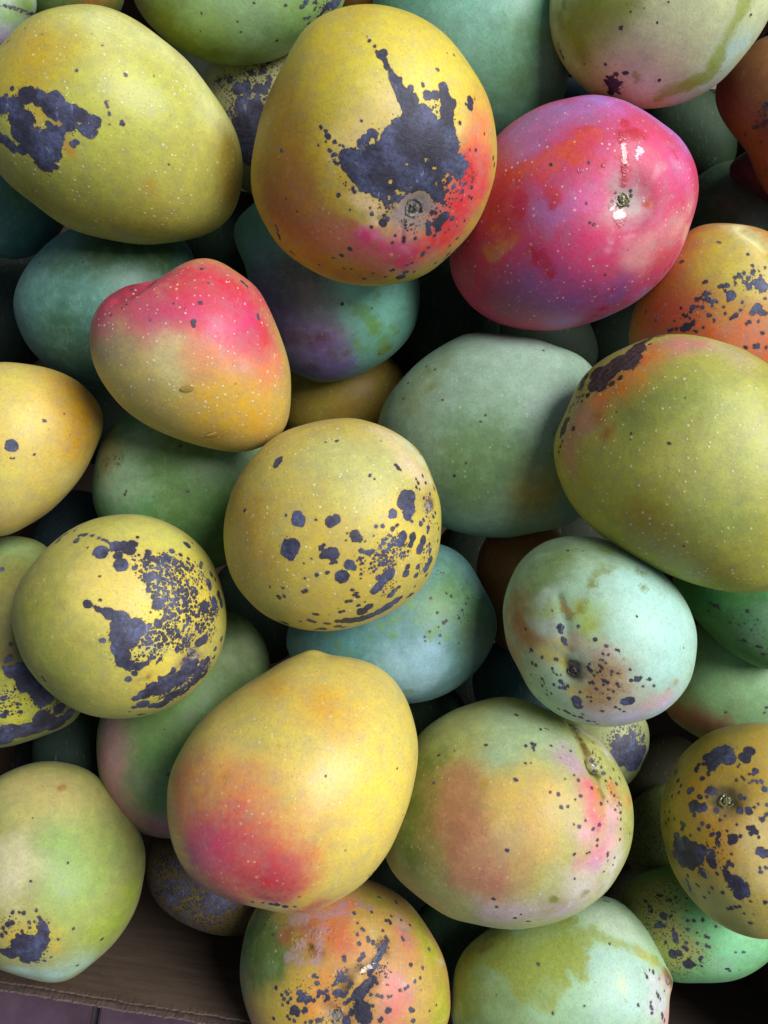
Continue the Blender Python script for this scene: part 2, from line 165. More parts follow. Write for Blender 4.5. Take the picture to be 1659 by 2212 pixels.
mango('A12', .40, .85, 1.15, 'pale aqua green mango with a dark sunken stem end ringed by black dots', (170,204,172),
 [(1255,1157),(1207,1162),(1159,1182),(1122,1215),(1097,1263),(1086,1307),(1088,1347),(1097,1399),(1119,1443),(1137,1480),(1159,1509),(1203,1542),(1244,1559),(1306,1572),(1361,1564),(1417,1546),(1461,1513),(1490,1472),(1503,1417),(1505,1373),(1490,1318),(1464,1274),(1431,1237),(1400,1212),(1365,1193),(1310,1166)],
 [c((178,224,206),'22',[(1100,780,200),(1000,600,150),(1050,1000,150),(850,560,110)]), c((150,128,78),'22',[(220,620,110),(200,800,110)]), c((122,146,84),'22',[(420,380,150),(300,480,100),(700,330,90)]), c((170,138,112),'22',[(130,720,80),(150,900,80),(200,1030,80)]), c((166,108,58),'22',[(250,820,60),(300,880,50),(480,900,40),(200,760,50)]), c((206,178,162),'22',[(700,1250,110),(920,1250,110),(560,860,60),(700,930,60)],.9), c((206,192,96),'22',[(410,880,40),(340,950,60),(430,990,50),(520,1160,50),(620,1150,40)]), c((172,134,88),'22',[(670,1060,100),(780,1080,70),(680,1160,80)]), c((208,198,220),'22',[(850,1320,80),(1050,1240,70),(650,1330,60)]), c((222,170,178),'22',[(1030,1200,44),(920,1240,36)],.7), c((162,178,72),'22',[(620,760,90),(370,690,50),(560,700,50)]), c((196,206,186),'22',[(370,580,40),(360,760,60),(400,820,40)],.9), c((190,214,190),'22',[(900,1000,90)],.6),  # brighter right, lilac limb and darker top left paint light and shade
  u((124,136,58),'22',[(600,500,300)]), r('22',[(700,440,44),(730,420,30),(670,460,30),(920,455,24),(900,440,16),(930,540,14)]), rl('22',[(650,480,22),(610,555,14),(575,620,15),(550,670,20)]), rl('22',[(440,590,10),(470,680,20),(500,720,30)]), u((168,140,80),'22',[(480,680,60),(1100,1120,80)]), r('22',[(1110,1110,24),(1080,1140,20)]),
  d('22',[(437,780,20),(440,805,15),(462,855,16),(470,880,11),(455,845,12),(545,775,8),(648,850,12),(711,888,9),(690,935,6),(722,948,7),(770,912,6),(785,920,5),(813,973,5),(850,1033,10),(778,1050,7),(740,1035,6),(740,1056,5),(683,1015,12),(668,1000,6),(710,990,6),(675,968,5),(688,968,5),(890,1085,20),(860,1095,12),(912,1075,12),(960,1087,9),(972,1090,5),(925,1128,9),(990,1125,7),(775,1112,12),(783,1128,8),(720,1103,12),(708,1100,9),(690,1120,8),(690,1090,6),(650,1143,7),(720,1145,7),(752,1160,6),(690,1170,4),(725,1198,9),(845,1213,28),(815,1218,22),(535,1210,28),(540,1240,26),(620,1215,7),(685,1273,9),(765,1250,7),(790,1262,6),(815,1275,6),(600,1190,6),(620,1190,6),(555,1163,7),(400,1118,11),(440,1098,14),(450,1108,10),(465,1135,14),(485,1125,9),(435,1135,7),(333,1085,8),(335,1127,7),(345,1110,5),(358,1153,5),(365,1180,7),(385,1170,5),(275,995,12),(295,1005,11),(332,957,7),(265,910,7),(275,920,5),(258,925,4),(420,972,11),(410,970,8),(392,1023,6),(400,1043,5),(420,1060,5),(440,1062,5),(235,790,7),(485,330,8),(573,330,4),(890,717,5),(392,685,4),(430,1260,9),(470,1275,16),(490,1285,14),(520,1300,14),(560,1310,16),(600,1330,14),(570,1290,10),(640,1335,10),(660,1350,9),(630,1100,7),(610,1110,6),(635,1110,6),(605,1020,9),(620,1032,9),(610,998,6),(640,1060,6),(655,1050,5),(675,1040,5),(320,1200,5),(265,1112,5),(265,1060,4),(1165,900,4)]),
  c((44,34,24),'22',[(495,1005,40),(530,1045,40),(470,990,26)],1.15), sp('22',[(560,1320,70),(300,1100,70),(690,1090,130)],-3.0),
  dim('22',520,1025,150,13), groove('22',[(430,600,30),(470,760,34),(490,920,40)],3), stem('22',515,1030,34,'dark')], lent=.15, bloom=.7)

mango('A5', .40, .8, 1.0, 'pale green mango with a yellow green smear and small black cluster, in the upper right', (214,218,162),
 [(1187,0),(1189,66),(1207,121),(1244,173),(1284,206),(1340,231),(1402,236),(1461,228),(1527,199),(1579,154),(1623,99),(1659,44),(1680,-30),(1660,-110),(1590,-170),(1480,-195),(1370,-180),(1270,-130),(1208,-65)],
 [c((160,164,58),'20',[(620,80,150),(480,150,110),(560,280,110),(800,20,110)]), c((226,222,178),'20',[(950,250,150),(880,420,120),(1080,320,100),(850,560,90)]), c((200,232,216),'20',[(1420,330,110),(1300,480,70),(1150,590,60),(1530,220,80)]), c((190,172,122),'20',[(440,330,50),(560,480,60),(650,540,44)],.8), c((140,130,50),'20',[(410,60,50),(420,130,40)],.6), u((158,176,48),'20',[(1300,400,500)]),
  rl('20',[(1560,-60,60),(1500,60,44),(1430,200,40),(1370,330,42),(1310,440,56),(1200,490,56),(1090,530,50),(1020,580,40)]), r('20',[(880,440,20),(890,470,12),(460,30,20),(440,80,14)]),
  d('20',[(797,162,12),(815,430,14),(830,428,9),(765,435,16),(740,460,18),(715,450,12),(705,475,14),(730,490,26),(760,490,30),(750,520,28),(735,545,22),(790,490,14),(800,483,8),(780,545,14),(705,380,10),(580,378,7),(1020,472,8),(1380,418,5),(440,305,14),(455,335,14),(1555,90,7),(1075,10,6),(487,130,4),(430,265,5),(850,70,5),(930,45,4),(1010,130,4)]), sp('20',[(750,500,70)],-1.5)], lent=.12)

mango('A11', .415, .82, 1.2, 'green mango mottled pink and yellow with a long brown crack by its stem', (176,176,96),
 [(1086,1505),(1122,1507),(1159,1518),(1196,1539),(1233,1557),(1270,1579),(1299,1601),(1321,1630),(1343,1671),(1361,1709),(1368,1745),(1371,1793),(1365,1834),(1343,1881),(1314,1922),(1270,1959),(1214,1988),(1159,2003),(1086,2008),(1030,1998),(966,1981),(929,1955),(877,1915),(837,1867),(826,1800),(838,1720),(865,1645),(903,1590),(929,1564),(984,1531),(1039,1513)],
 [c((112,132,48),'13',[(1060,420,170),(1000,650,130),(1080,150,140),(960,320,110)]), c((176,112,80),'13',[(1300,420,200),(1360,600,200),(1270,220,110),(1400,780,140)],.8), c((172,96,78),'13',[(1300,400,110),(1380,560,110),(1270,560,110)],.45), c((214,176,88),'23',[(250,430,150),(300,620,120),(170,330,120),(380,300,90)]), c((166,186,140),'22',[(300,1400,150),(120,1320,140),(450,1440,90),(60,1500,100)]), c((224,102,122),'23',[(620,370,70),(590,280,50),(650,460,50),(660,640,60),(620,730,60)]), c((228,170,170),'23',[(720,600,90),(560,520,60),(760,420,60)]), c((184,140,172),'23',[(480,90,80),(540,160,50),(740,490,30),(640,730,50)],.75), c((216,112,58),'23',[(820,320,40),(650,310,36),(690,380,30),(600,880,40),(760,290,40)],.9), c((214,206,184),'23',[(560,860,110),(760,720,80),(690,870,80)]), c((196,172,170),'23',[(180,1010,110),(400,990,110),(30,1000,100)]), c((196,150,98),'23',[(60,820,110),(20,700,90)]), c((160,150,60),'23',[(390,930,40),(350,1000,30)],.7), c((212,200,205),'22',[(560,1380,40),(650,1440,40),(720,1530,40)],.9), c((175,110,90),'13',[(1480,800,110)],.8), c((200,170,120),'13',[(1560,560,90)],.7),  # lavender bottom limb paints sky sheen over the bloom
  u((110,78,20),'22',[(580,1500,200)]), u((52,44,20),'22',[(635,1620,50)]), rl('22',[(480,1330,8),(520,1380,9),(560,1450,11),(585,1520,15),(610,1590,20),(640,1640,24)]), rl('23',[(650,190,14),(660,250,10),(700,340,6)]), u((205,150,30),'13',[(1425,270,40)]), r('13',[(1425,260,18),(1425,285,14)]), r('23',[(400,930,18),(590,890,20)]), w('23',[(645,180,16),(635,130,14)]),
  d('23',[(178,226,9),(377,299,7),(427,312,9),(558,320,8),(528,340,6),(447,385,8),(483,385,6),(590,466,7),(553,500,9),(634,513,9),(669,487,9),(661,525,5),(657,578,10),(656,610,5),(127,637,10),(607,650,6),(593,654,5),(519,663,5),(718,655,8),(717,668,7),(692,765,7),(523,805,5),(789,577,8),(760,682,5),(750,725,6),(720,700,4),(48,925,12),(65,970,8),(165,1037,7),(178,1038,6),(245,1055,8),(262,1056,6),(795,515,5),(775,453,5),(238,131,6),(545,225,9),(520,200,4),(466,220,4),(787,217,10),(768,245,12),(750,160,9),(695,185,9),(625,272,8),(677,365,8),(760,400,8),(793,415,8),(795,460,6),(785,360,9),(795,375,6),(755,320,8),(735,215,6),(680,150,8),(705,230,8),(740,300,6),(660,120,7),(625,115,12),(640,140,12),(700,435,5),(715,350,5),(521,485,4),(845,545,4),(857,540,4),(210,1015,4)]), d('13',[(1430,20,8),(1245,57,7),(1150,80,7),(1120,242,5),(1605,226,9),(1553,637,10),(1475,925,12),(1490,970,6),(1600,1037,9)]),
  d('22',[(175,1293,7),(187,1300,6),(275,1465,12),(290,1470,9),(278,1492,10),(285,1503,7),(238,1480,8),(388,1480,6),(236,1584,6),(265,1578,4),(5,1475,7),(325,1380,5),(350,1373,6),(365,1380,5),(455,1483,5),(500,1508,5),(672,1552,8),(690,1640,9)]),
  sp('22',[(600,1400,26),(620,1450,26),(630,1510,30),(655,1560,30),(560,1390,20)],-1.4), sp('23',[(740,270,40),(780,380,40)],-2.2),
  c((64,46,18),'22',[(560,1455,11),(572,1485,12),(584,1515,13),(596,1545,14),(606,1575,16),(618,1605,20),(640,1645,24),(505,1355,8),(520,1385,9),(540,1420,10)],1.3), groove('22',[(490,1335,26),(560,1450,30),(600,1540,34),(640,1620,40)],7), dim('23',660,170,80,8), stem('23',645,175,15,'dark')], lent=.5, bloom=.5)

mango('A13', .41, .88, 1.15, 'golden yellow mango with large black blotches around its stem, at the lower right edge', (188,160,72),
 [(1582,1566),(1527,1583),(1483,1620),(1453,1656),(1439,1698),(1427,1742),(1428,1786),(1439,1837),(1453,1881),(1483,1929),(1520,1970),(1564,2003),(1619,2025),(1665,2029),(1715,2012),(1765,1960),(1800,1880),(1808,1790),(1795,1700),(1760,1630),(1710,1580),(1645,1560)],
 [c((122,122,52),'23',[(1060,300,90),(1070,480,90),(1090,650,80),(1120,150,80),(1200,880,80)]), c((206,152,52),'23',[(1350,600,190),(1300,250,130),(1400,480,120)]), c((222,196,124),'23',[(1610,560,110),(1640,780,110)]), c((168,158,84),'23',[(1500,1060,140),(1400,960,110)]), c((182,140,45),'23',[(1400,200,110),(1550,200,110)],.7),
  d('23',[(1370,70,48),(1340,110,46),(1400,60,46),(1430,100,38),(1300,90,26),(1520,90,32),(1550,55,30),(1530,110,22),(1330,150,24),(1310,190,15),(1240,160,18),(1250,135,14),(1240,175,12),(1275,215,16),(1280,130,11),(1590,175,18),(1575,190,10),(1550,190,8),(1620,235,13),(1595,240,11),(1570,228,6),(1640,280,18),(1195,290,20),(1215,280,13),(1260,328,18),(1325,285,22),(1305,290,16),(1350,290,14),(1225,375,30),(1215,400,20),(1205,370,16),(1280,385,22),(1255,390,22),(1228,430,14),(1160,490,18),(1155,515,13),(1150,475,11),(1272,480,15),(1258,515,13),(1310,500,14),(1325,545,12),(1370,542,15),(1340,545,9),(1205,550,8),(1450,572,24),(1438,590,16),(1470,570,16),(1498,555,9),(1550,410,20),(1540,400,12),(1582,383,8),(1600,370,5),(1625,460,15),(1615,455,10),(1650,430,13),(1655,370,9),(1570,510,16),(1545,510,14),(1590,530,15),(1560,535,14),(1610,567,5),(1615,645,22),(1635,660,22),(1655,660,20),(1595,650,12),(1365,595,15),(1375,612,11),(1330,652,20),(1445,658,5),(1360,570,9),
   (1125,565,28),(1130,620,40),(1170,640,60),(1220,660,62),(1270,640,32),(1150,690,42),(1200,715,36),(1108,660,22),(1175,590,30),(1320,695,24),(1335,720,22),(1265,765,18),(1285,785,18),(1360,775,12),(1410,740,11),(1400,760,8),(1430,712,16),(1450,725,13),(1420,775,18),(1430,800,24),(1470,830,40),(1500,870,36),(1490,900,28),(1530,895,22),(1535,840,14),(1540,870,16),(1185,820,16),(1195,850,16),(1205,875,12),(1190,790,11),(1250,850,11),(1240,840,8),(1330,860,9),(1395,888,11),(1285,915,11),(1315,888,6),(1445,978,14),(1470,970,11),(1495,970,8),(1425,982,8),(1645,945,14),(1557,938,8),(1557,1065,9),(1570,1067,6),(1520,1010,6),(1577,1018,5),(1615,745,7),(1618,768,9),(1650,745,8),(1485,150,7),(1520,225,6),(1475,225,6),(1550,240,5),(1505,205,5),(1120,180,16),(1130,230,13),(1110,170,10),(1135,300,9),(1110,455,7),(1075,460,10),(1060,480,9),(1095,320,8),(1150,260,8),(1050,420,7),(1080,410,7),(1480,490,5),(1420,525,6),(1380,460,7),(1490,130,7),(1410,440,6),(1300,325,7)]),
  sp('23',[(1090,300,60),(1100,200,50),(1060,450,50),(1350,560,60)],-2.6), sp('23',[(1330,650,60),(1420,770,40),(1270,760,40)],-1.2), c((120,118,90),'23',[(1410,350,74)],1.1), c((70,50,30),'23',[(1380,300,40),(1440,290,40),(1370,400,40),(1470,390,36)],.8), d('23',[(1495,405,20),(1500,325,14),(1525,335,10),(1360,405,16)]),
  dim('23',1420,345,120,8), stem('23',1420,347,46,'green')], lent=.3)

mango('A14', .42, .85, 1.0, 'yellow green mango with one black patch, at the lower left over the carton edge', (162,160,92),
 [(103,1643),(55,1652),(0,1675),(-45,1715),(-80,1780),(-95,1860),(-92,1950),(-65,2030),(-25,2080),(0,2095),(55,2113),(110,2122),(151,2117),(195,2084),(235,2051),(272,2003),(298,1951),(311,1889),(313,1841),(301,1797),(276,1755),(240,1708),(200,1668),(150,1648)],
 [c((188,172,106),'03',[(260,300,160),(100,230,130),(400,420,130)]), c((138,166,84),'03',[(400,720,150),(480,850,120),(300,600,100)]), c((172,204,184),'03',[(300,1380,80),(480,1310,80),(150,1350,70)]), c((206,196,154),'03',[(50,830,110),(60,650,80)]), c((152,166,60),'03',[(700,1050,110),(560,1150,110),(780,880,70)]), c((196,172,70),'03',[(200,1090,70),(100,1110,80),(320,1130,50),(300,1230,40)]), c((160,178,88),'03',[(600,640,150),(450,1050,140)],.7), c((150,90,34),'03',[(330,258,26),(345,255,20)],1.2), c((176,150,60),'03',[(65,670,22)],.8),  # aqua lower limb paints sky reflection as well as bloom
  d('03',[(150,1190,56),(220,1190,50),(120,1220,50),(180,1240,52),(255,1130,30),(85,1180,22),(60,1245,36),(20,1235,22),(150,1280,28),(275,1165,18),(200,1275,24),(265,1100,16),(245,1070,14),(265,1078,12),(230,1030,10),(240,1050,8),(175,1090,11),(168,1062,8),(140,1003,12),(110,1008,7),(80,1003,8),(212,988,6),(70,1065,16),(45,1075,16),(20,1095,12),(10,1140,16),(35,1125,9),(105,1140,14),(130,1110,9),(200,1060,6),(220,1090,7),(245,1095,9),(400,714,6),(430,1094,7),(605,1158,6),(590,1166,5),(460,1313,8),(340,1160,6),(260,1285,8),(300,1268,6),(190,450,5),(180,820,4)]), sp('03',[(50,1080,50),(250,1060,40),(190,1250,80)],-1.4), dim('03',420,560,190,6)], lent=.12)

mango('A15', .43, .85, 1.2, 'orange pink mango with a wrinkled black dotted stem end, at the bottom middle', (196,150,78),
 [(640,1905),(590,1925),(557,1955),(538,1990),(524,2043),(518,2106),(526,2154),(544,2212),(580,2258),(640,2288),(740,2300),(840,2292),(920,2262),(969,2212),(972,2172),(969,2113),(955,2058),(933,2017),(907,1977),(874,1940),(837,1918),(804,1903),(720,1890)],
 [c((92,126,60),'03',[(1500,1250,130),(1520,1080,120),(1600,1150,90),(1450,1150,90)],.8), c((116,156,116),'03',[(1430,1300,60),(1440,1150,60),(1430,1450,60)]), c((92,116,48),'13',[(180,1250,120),(120,1400,110),(60,1150,110),(230,1330,60)]), c((212,112,108),'13',[(950,1140,70),(900,1430,80),(860,1560,80),(960,1500,60),(600,1150,60),(590,980,60)]), c((206,176,160),'13',[(960,1100,40),(950,1430,40),(900,1030,40)],.7), c((176,160,66),'13',[(800,920,70),(700,1050,50),(1060,1150,70)]), c((172,168,44),'13',[(1180,1500,90),(1100,1230,80),(1040,1060,60),(1170,1620,90)]), c((208,190,116),'13',[(700,1200,50),(750,1140,50),(660,1250,40),(1000,960,60)]), c((198,166,58),'13',[(200,1590,110),(420,1600,90),(640,1480,50),(350,1440,60)]), c((150,80,44),'13',[(400,1100,60),(240,1150,60),(420,1230,50),(560,1130,60)],.9), c((210,118,66),'13',[(560,1080,110),(640,1200,90),(480,980,80)],.8), c((214,130,66),'13',[(500,1420,60),(560,1550,60),(400,1530,70)],.8), c((170,205,185),'13',[(1160,1290,26)],.8),
  u((172,140,150),'13',[(400,1100,600)]), r('13',[(310,1030,38),(350,1060,36),(290,1060,22),(360,1020,24),(430,1020,24),(470,1020,24),(540,1000,24),(610,1010,28),(520,980,22),(450,1100,26),(480,1110,18),(435,1140,18),(330,1210,30),(320,1260,40),(340,1290,30),(270,1280,20),(450,1230,26),(440,1280,34),(450,1170,18),(590,960,26),(700,950,26),(740,980,20),(560,1340,16),(950,1110,22),(970,1170,20)]),
  d('13',[(655,1008,8),(758,1005,7),(800,915,6),(900,940,10),(905,950,7),(872,1025,7),(842,1053,10),(860,1053,9),(868,1070,10),(677,1065,6),(700,1100,9),(710,1110,8),(672,1135,6),(823,1110,7),(928,1050,7),(982,1080,6),(735,1155,10),(740,1168,9),(770,1175,11),(765,1190,9),(683,1190,12),(705,1255,13),(712,1265,10),(685,1285,12),(595,1270,11),(600,1285,9),(840,1150,12),(848,1175,12),(838,1195,12),(822,1205,12),(802,1222,12),(790,1200,8),(935,1150,6),(943,1165,7),(1095,1222,9),(988,1312,13),(1057,1328,9),(1043,1387,7),(1012,1413,8),(770,1310,12),(785,1325,9),(425,1375,13),(440,1385,10),(437,1420,13),(580,1370,16),(570,1395,18),(600,1395,13),(550,1415,13),(530,1432,11),(610,1345,9),(640,1425,14),(625,1440,11),(450,1475,14),(470,1482,12),(492,1462,10),(500,1505,16),(485,1520,12),(560,1480,22),(590,1490,18),(540,1470,14),(610,1470,12),(330,1478,18),(350,1500,22),(390,1515,18),(330,1520,14),(370,1530,12),(280,1510,10),(240,1510,13),(230,1490,8),(265,1485,9),(255,1470,7),(262,1535,8),(415,1525,13),(440,1500,8),(305,1580,24),(320,1600,18),(290,1595,14),(365,1575,16),(355,1590,10),(275,1632,11),(262,1615,8),(300,1640,9),(195,1447,11),(180,1630,8),(232,1545,6),(700,1580,44),(720,1620,38),(690,1550,28),(685,1620,22),(750,1610,12),(760,1550,12),(740,1560,9),(755,1490,10),(788,1490,11),(818,1497,11),(855,1500,12),(870,1495,7),(785,1420,8),(850,1580,16),(865,1578,12),(995,1580,15),(985,1572,9),(1000,1640,14),(805,1640,13),(815,1628,9),(925,1462,8),(955,1450,8),(968,1438,7),(1045,1460,4),(1100,1580,7),(1135,1545,6),(440,1640,15),(400,1645,14),(460,1635,11),(370,1650,11),(640,1590,18),(610,1640,22),(850,1430,4),(130,1080,5),(180,1135,5)]),
  dl('13',[(765,1395,20),(720,1440,32),(675,1490,34)]), dl('13',[(850,1160,10),(820,1230,18),(770,1310,16),(740,1370,16)]), dl('13',[(650,1500,10),(600,1540,14)]), sp('13',[(825,1350,44),(580,1390,50),(830,1190,40)],-0.8), sp('13',[(700,1340,40),(560,1490,90),(330,1500,80),(480,1640,60)],-2.0),
  c((108,74,22),'13',[(810,1210,36),(760,1300,26),(700,1350,30),(650,1420,34),(390,1200,18),(390,1100,18)],1.1), w('13',[(785,1240,24),(745,1325,16),(800,1190,16),(770,1290,14),(700,1350,20),(330,1180,30),(430,1130,26),(420,1240,26),(500,1060,7),(505,1110,7),(510,1160,6)]), c((140,110,80),'13',[(550,1600,60)],1.2),
  dim('13',560,1600,150,12), groove('13',[(760,1400,36),(690,1480,44),(620,1560,50)],9), groove('13',[(470,1560,30),(540,1590,30)],4), stem('13',548,1602,44)], lent=.45, bloom=.5)

mango('A16', .43, .85, 1.0, 'pale green mango with a wide yellow green smear, at the bottom to the right', (172,206,152),
 [(1303,1935),(1343,1951),(1380,1984),(1409,2025),(1431,2065),(1444,2109),(1446,2143),(1443,2212),(1420,2265),(1350,2305),(1220,2318),(1100,2300),(1020,2265),(977,2212),(979,2154),(980,2106),(999,2058),(1032,2025),(1069,2000),(1130,1968),(1220,1942)],
 [c((132,156,72),'13',[(1330,1450,130),(1300,1300,110),(1350,1600,110)]), c((152,176,110),'13',[(1480,1480,110),(1550,1600,110)]), c((198,218,186),'23',[(760,1050,130),(850,1130,90),(650,1000,90)]), c((222,156,160),'23',[(1065,1600,70),(1060,1440,50)]), c((176,212,190),'23',[(800,1500,190),(700,1300,110),(900,1350,110)]), c((208,204,210),'23',[(1000,1550,70),(1010,1420,60)],.8), c((216,220,160),'23',[(790,1440,26)],.8), c((110,130,60),'13',[(1500,1190,70)],.6),
  u((158,170,70),'23',[(300,1250,900)]), u((120,90,30),'13',[(1425,1235,36)]), u((188,180,70),'23',[(960,1290,90)]),
  r('23',[(480,1060,60),(400,1130,90),(300,1150,100),(450,1180,90),(560,1150,70),(200,1200,100),(100,1200,110),(350,1280,110),(500,1250,95),(200,1330,90),(280,1420,95),(420,1380,75),(350,1500,70),(380,1580,26),(560,1330,55),(620,1120,46),(20,1180,80)]), rl('23',[(640,1125,34),(760,1180,28),(850,1205,26),(930,1250,26),(1000,1295,28),(1040,1330,22)]), rl('13',[(1340,1260,60),(1440,1230,70),(1520,1290,50),(1580,1360,55),(1620,1450,46),(1640,1520,30)]),
  sp('23',[(830,970,20),(900,1030,24),(940,1080,30),(980,1150,34),(1010,1210,34),(1030,1250,22)],0.3), d('23',[(700,935,7),(720,940,8),(790,950,9),(840,985,10),(860,1000,9),(950,1385,13),(985,1352,12),(935,1360,5),(965,1345,6),(823,1524,5),(897,1548,7),(580,1555,5),(1015,1500,14),(1025,1515,10),(1005,1475,8),(970,1555,11),(980,1575,10),(978,1595,12),(972,1535,8),(1040,1615,14),(1050,1640,14),(1035,1600,9),(312,1310,10),(730,1187,6),(1020,1390,7),(1050,1470,6),(395,1590,6),(315,1462,4)]), c((120,85,40),'23',[(1072,1400,40),(1065,1360,24)],1.2), dim('23',1078,1400,60,-9), stem('23',1068,1405,20)], lent=.1, bloom=.6)

mango('A19', .43, .82, 1.0, 'orange mango freckled with dark spots, half under the big olive green mango', (200,142,70),
 [(1490,496),(1523,485),(1564,480),(1600,483),(1659,500),(1712,545),(1745,640),(1740,745),(1690,830),(1590,880),(1470,870),(1395,820),(1360,745),(1365,690),(1390,620),(1435,555)],
 [c((196,176,74),'20',[(1400,1450,130),(1280,1400,90),(1300,1530,80)]), c((210,188,88),'21',[(1620,130,150),(1500,200,110)]), c((222,106,72),'21',[(1300,530,130),(1010,420,150),(1600,600,140),(1150,400,110)]), c((232,222,160),'20',[(1560,1400,80),(1500,1340,60),(1600,1450,50)]), c((178,126,62),'20',[(1260,1350,60),(1200,1450,60)],.6), c((226,130,110),'21',[(1560,530,90),(1440,470,60)],.7),
  d('20',[(1380,1425,10),(1365,1423,6),(1545,1495,7),(1155,1537,10)]),
  d('21',[(1150,87,9),(1162,82,7),(1545,42,8),(1285,205,8),(1298,202,11),(1392,222,14),(1412,220,12),(1425,232,9),(1380,235,9),(1490,165,16),(1468,180,13),(1510,175,10),(1520,152,10),(1570,150,13),(1575,135,9),(1540,188,15),(1525,200,12),(1540,220,14),(1560,215,10),(1585,205,20),(1600,230,20),(1615,255,14),(1550,240,15),(1620,200,20),(1645,225,18),(1640,255,10),(1570,110,8),(1645,120,9),(1605,140,7),(1620,165,7),(1440,285,24),(1450,260,16),(1430,305,12),(1410,260,10),(1465,215,8),(1350,315,11),(1290,268,13),(1278,275,8),(1310,268,8),(1310,310,16),(1285,305,11),(1265,298,12),(1245,310,13),(1240,300,8),(1330,320,8),(1360,318,8),(1210,355,14),(1205,375,11),(1250,350,10),(1278,355,12),(1150,355,7),(1165,395,8),(1180,405,11),(1200,415,6),(1310,400,13),(1340,430,8),(1405,390,6),(1335,345,5),(1475,398,14),(1460,405,11),(1438,415,11),(1500,370,7),(1505,325,8),(1520,345,5),(1575,380,20),(1600,355,22),(1605,340,14),(1620,380,18),(1645,390,13),(1560,385,10),(1550,437,12),(1530,450,7),(1605,432,10),(1630,505,13),(1590,580,16),(1600,570,12),(1600,590,10),(1525,587,11),(1535,595,7),(1650,590,9),(1185,465,22),(1210,450,15),(1160,480,18),(1195,480,14),(1220,435,8),(1080,490,13),(1095,485,9),(1120,480,9),(1280,470,10),(1240,495,8),(1215,490,6),(1110,432,5),(940,378,10),(1000,430,4),(955,428,4),(1400,350,6),(1640,300,7)]), sp('21',[(1590,200,70),(1540,200,70),(1300,310,60),(1190,400,60)],-2.4),
  groove('20',[(1500,1350,30),(1600,1420,34),(1659,1480,34)],7)], lent=.6)

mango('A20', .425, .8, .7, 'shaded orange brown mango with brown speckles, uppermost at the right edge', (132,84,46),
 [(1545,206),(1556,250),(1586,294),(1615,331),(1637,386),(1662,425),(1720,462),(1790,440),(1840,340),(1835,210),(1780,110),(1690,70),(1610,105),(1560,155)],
 [c((112,56,42),'20',[(1430,600,110),(1400,500,110)]), c((150,96,52),'20',[(1560,700,110),(1600,900,110)]), c((110,50,46),'20',[(1640,1120,70)],.8), d('20',[(1655,620,20),(1640,640,13),(1650,715,16),(1630,730,13),(1600,745,13),(1575,750,9),(1525,787,11),(1620,835,7),(1640,670,9),(1480,580,5),(1650,1000,6)]), sp('20',[(1640,680,80)],-1.6), c((120,75,35),'20',[(1640,690,70)],.7)], lent=.15, brown=1.)  # colours lowered to paint in the shadow over this fruit
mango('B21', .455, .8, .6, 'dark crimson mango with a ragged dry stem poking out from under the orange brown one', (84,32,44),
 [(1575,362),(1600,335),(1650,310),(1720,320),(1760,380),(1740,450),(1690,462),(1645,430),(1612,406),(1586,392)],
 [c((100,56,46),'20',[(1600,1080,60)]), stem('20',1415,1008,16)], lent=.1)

mango('B22', .41, .8, .9, 'green mango dotted blue black along its right end, at the top left of centre', (136,170,92),
 [(285,-10),(318,45),(350,80),(386,107),(441,132),(515,142),(588,131),(655,96),(712,55),(745,0),(740,-90),(650,-150),(500,-160),(370,-120),(300,-70)],
 [c((132,142,44),'00',[(950,120,170),(1100,230,150)]), c((156,190,136),'00',[(1350,60,190),(1500,180,130)]), c((160,185,90),'00',[(1250,150,110)],.7), c((110,125,45),'00',[(1250,330,110),(1500,360,90)],.8), c((120,70,25),'00',[(700,20,110)],.8), d('00',[(1180,82,8),(1395,125,5),(1625,237,9),(1180,180,4),(1415,190,4),(1495,20,6)]),  # darker green along the lower edge is painted shade
  d('10',[(250,30,8),(345,40,13),(365,15,14),(380,5,10),(420,55,8),(390,98,10),(378,105,8),(355,103,6),(395,122,6),(430,10,13),(445,25,8),(410,20,7),(480,55,18),(500,35,22),(540,20,30),(560,5,30),(470,70,13),(440,100,6),(388,140,6),(460,85,8),(520,60,10)]), sp('10',[(480,50,60),(540,20,60)],-0.6)], lent=.1, bloom=.5)
mango('B24', .425, .8, .9, 'plain teal green mango, topmost in the gap right of the blotched yellow one', (116,172,142),
 [(826,-50),(800,60),(830,180),(890,270),(960,320),(1050,325),(1130,300),(1195,250),(1224,190),(1234,110),(1236,20),(1200,-80),(1060,-130),(920,-120)],
 [c((140,194,168),'20',[(60,100,150),(120,250,130)]), c((140,194,168),'10',[(1200,100,130),(1350,250,110)]), c((98,146,98),'20',[(250,200,150),(200,500,150)])], lent=.08, bloom=.5)  # darker green on the right paints a cast shadow
mango('B27', .43, .8, .5, 'pale grey green mango with a brown crease, in the top left corner', (168,190,160),
 [(-60,-30),(0,-60),(50,-50),(80,5),(60,60),(15,110),(-50,120),(-100,50)], [c((185,170,195),'00',[(20,240,60)]), c((150,185,90),'00',[(60,110,60)],.8), dl('00',[(-10,25,5),(60,40,7),(140,65,9),(200,85,10)]), c((120,80,30),'00',[(150,70,40)],.8), c((120,150,70),'00',[(160,20,60)])], lent=.1)

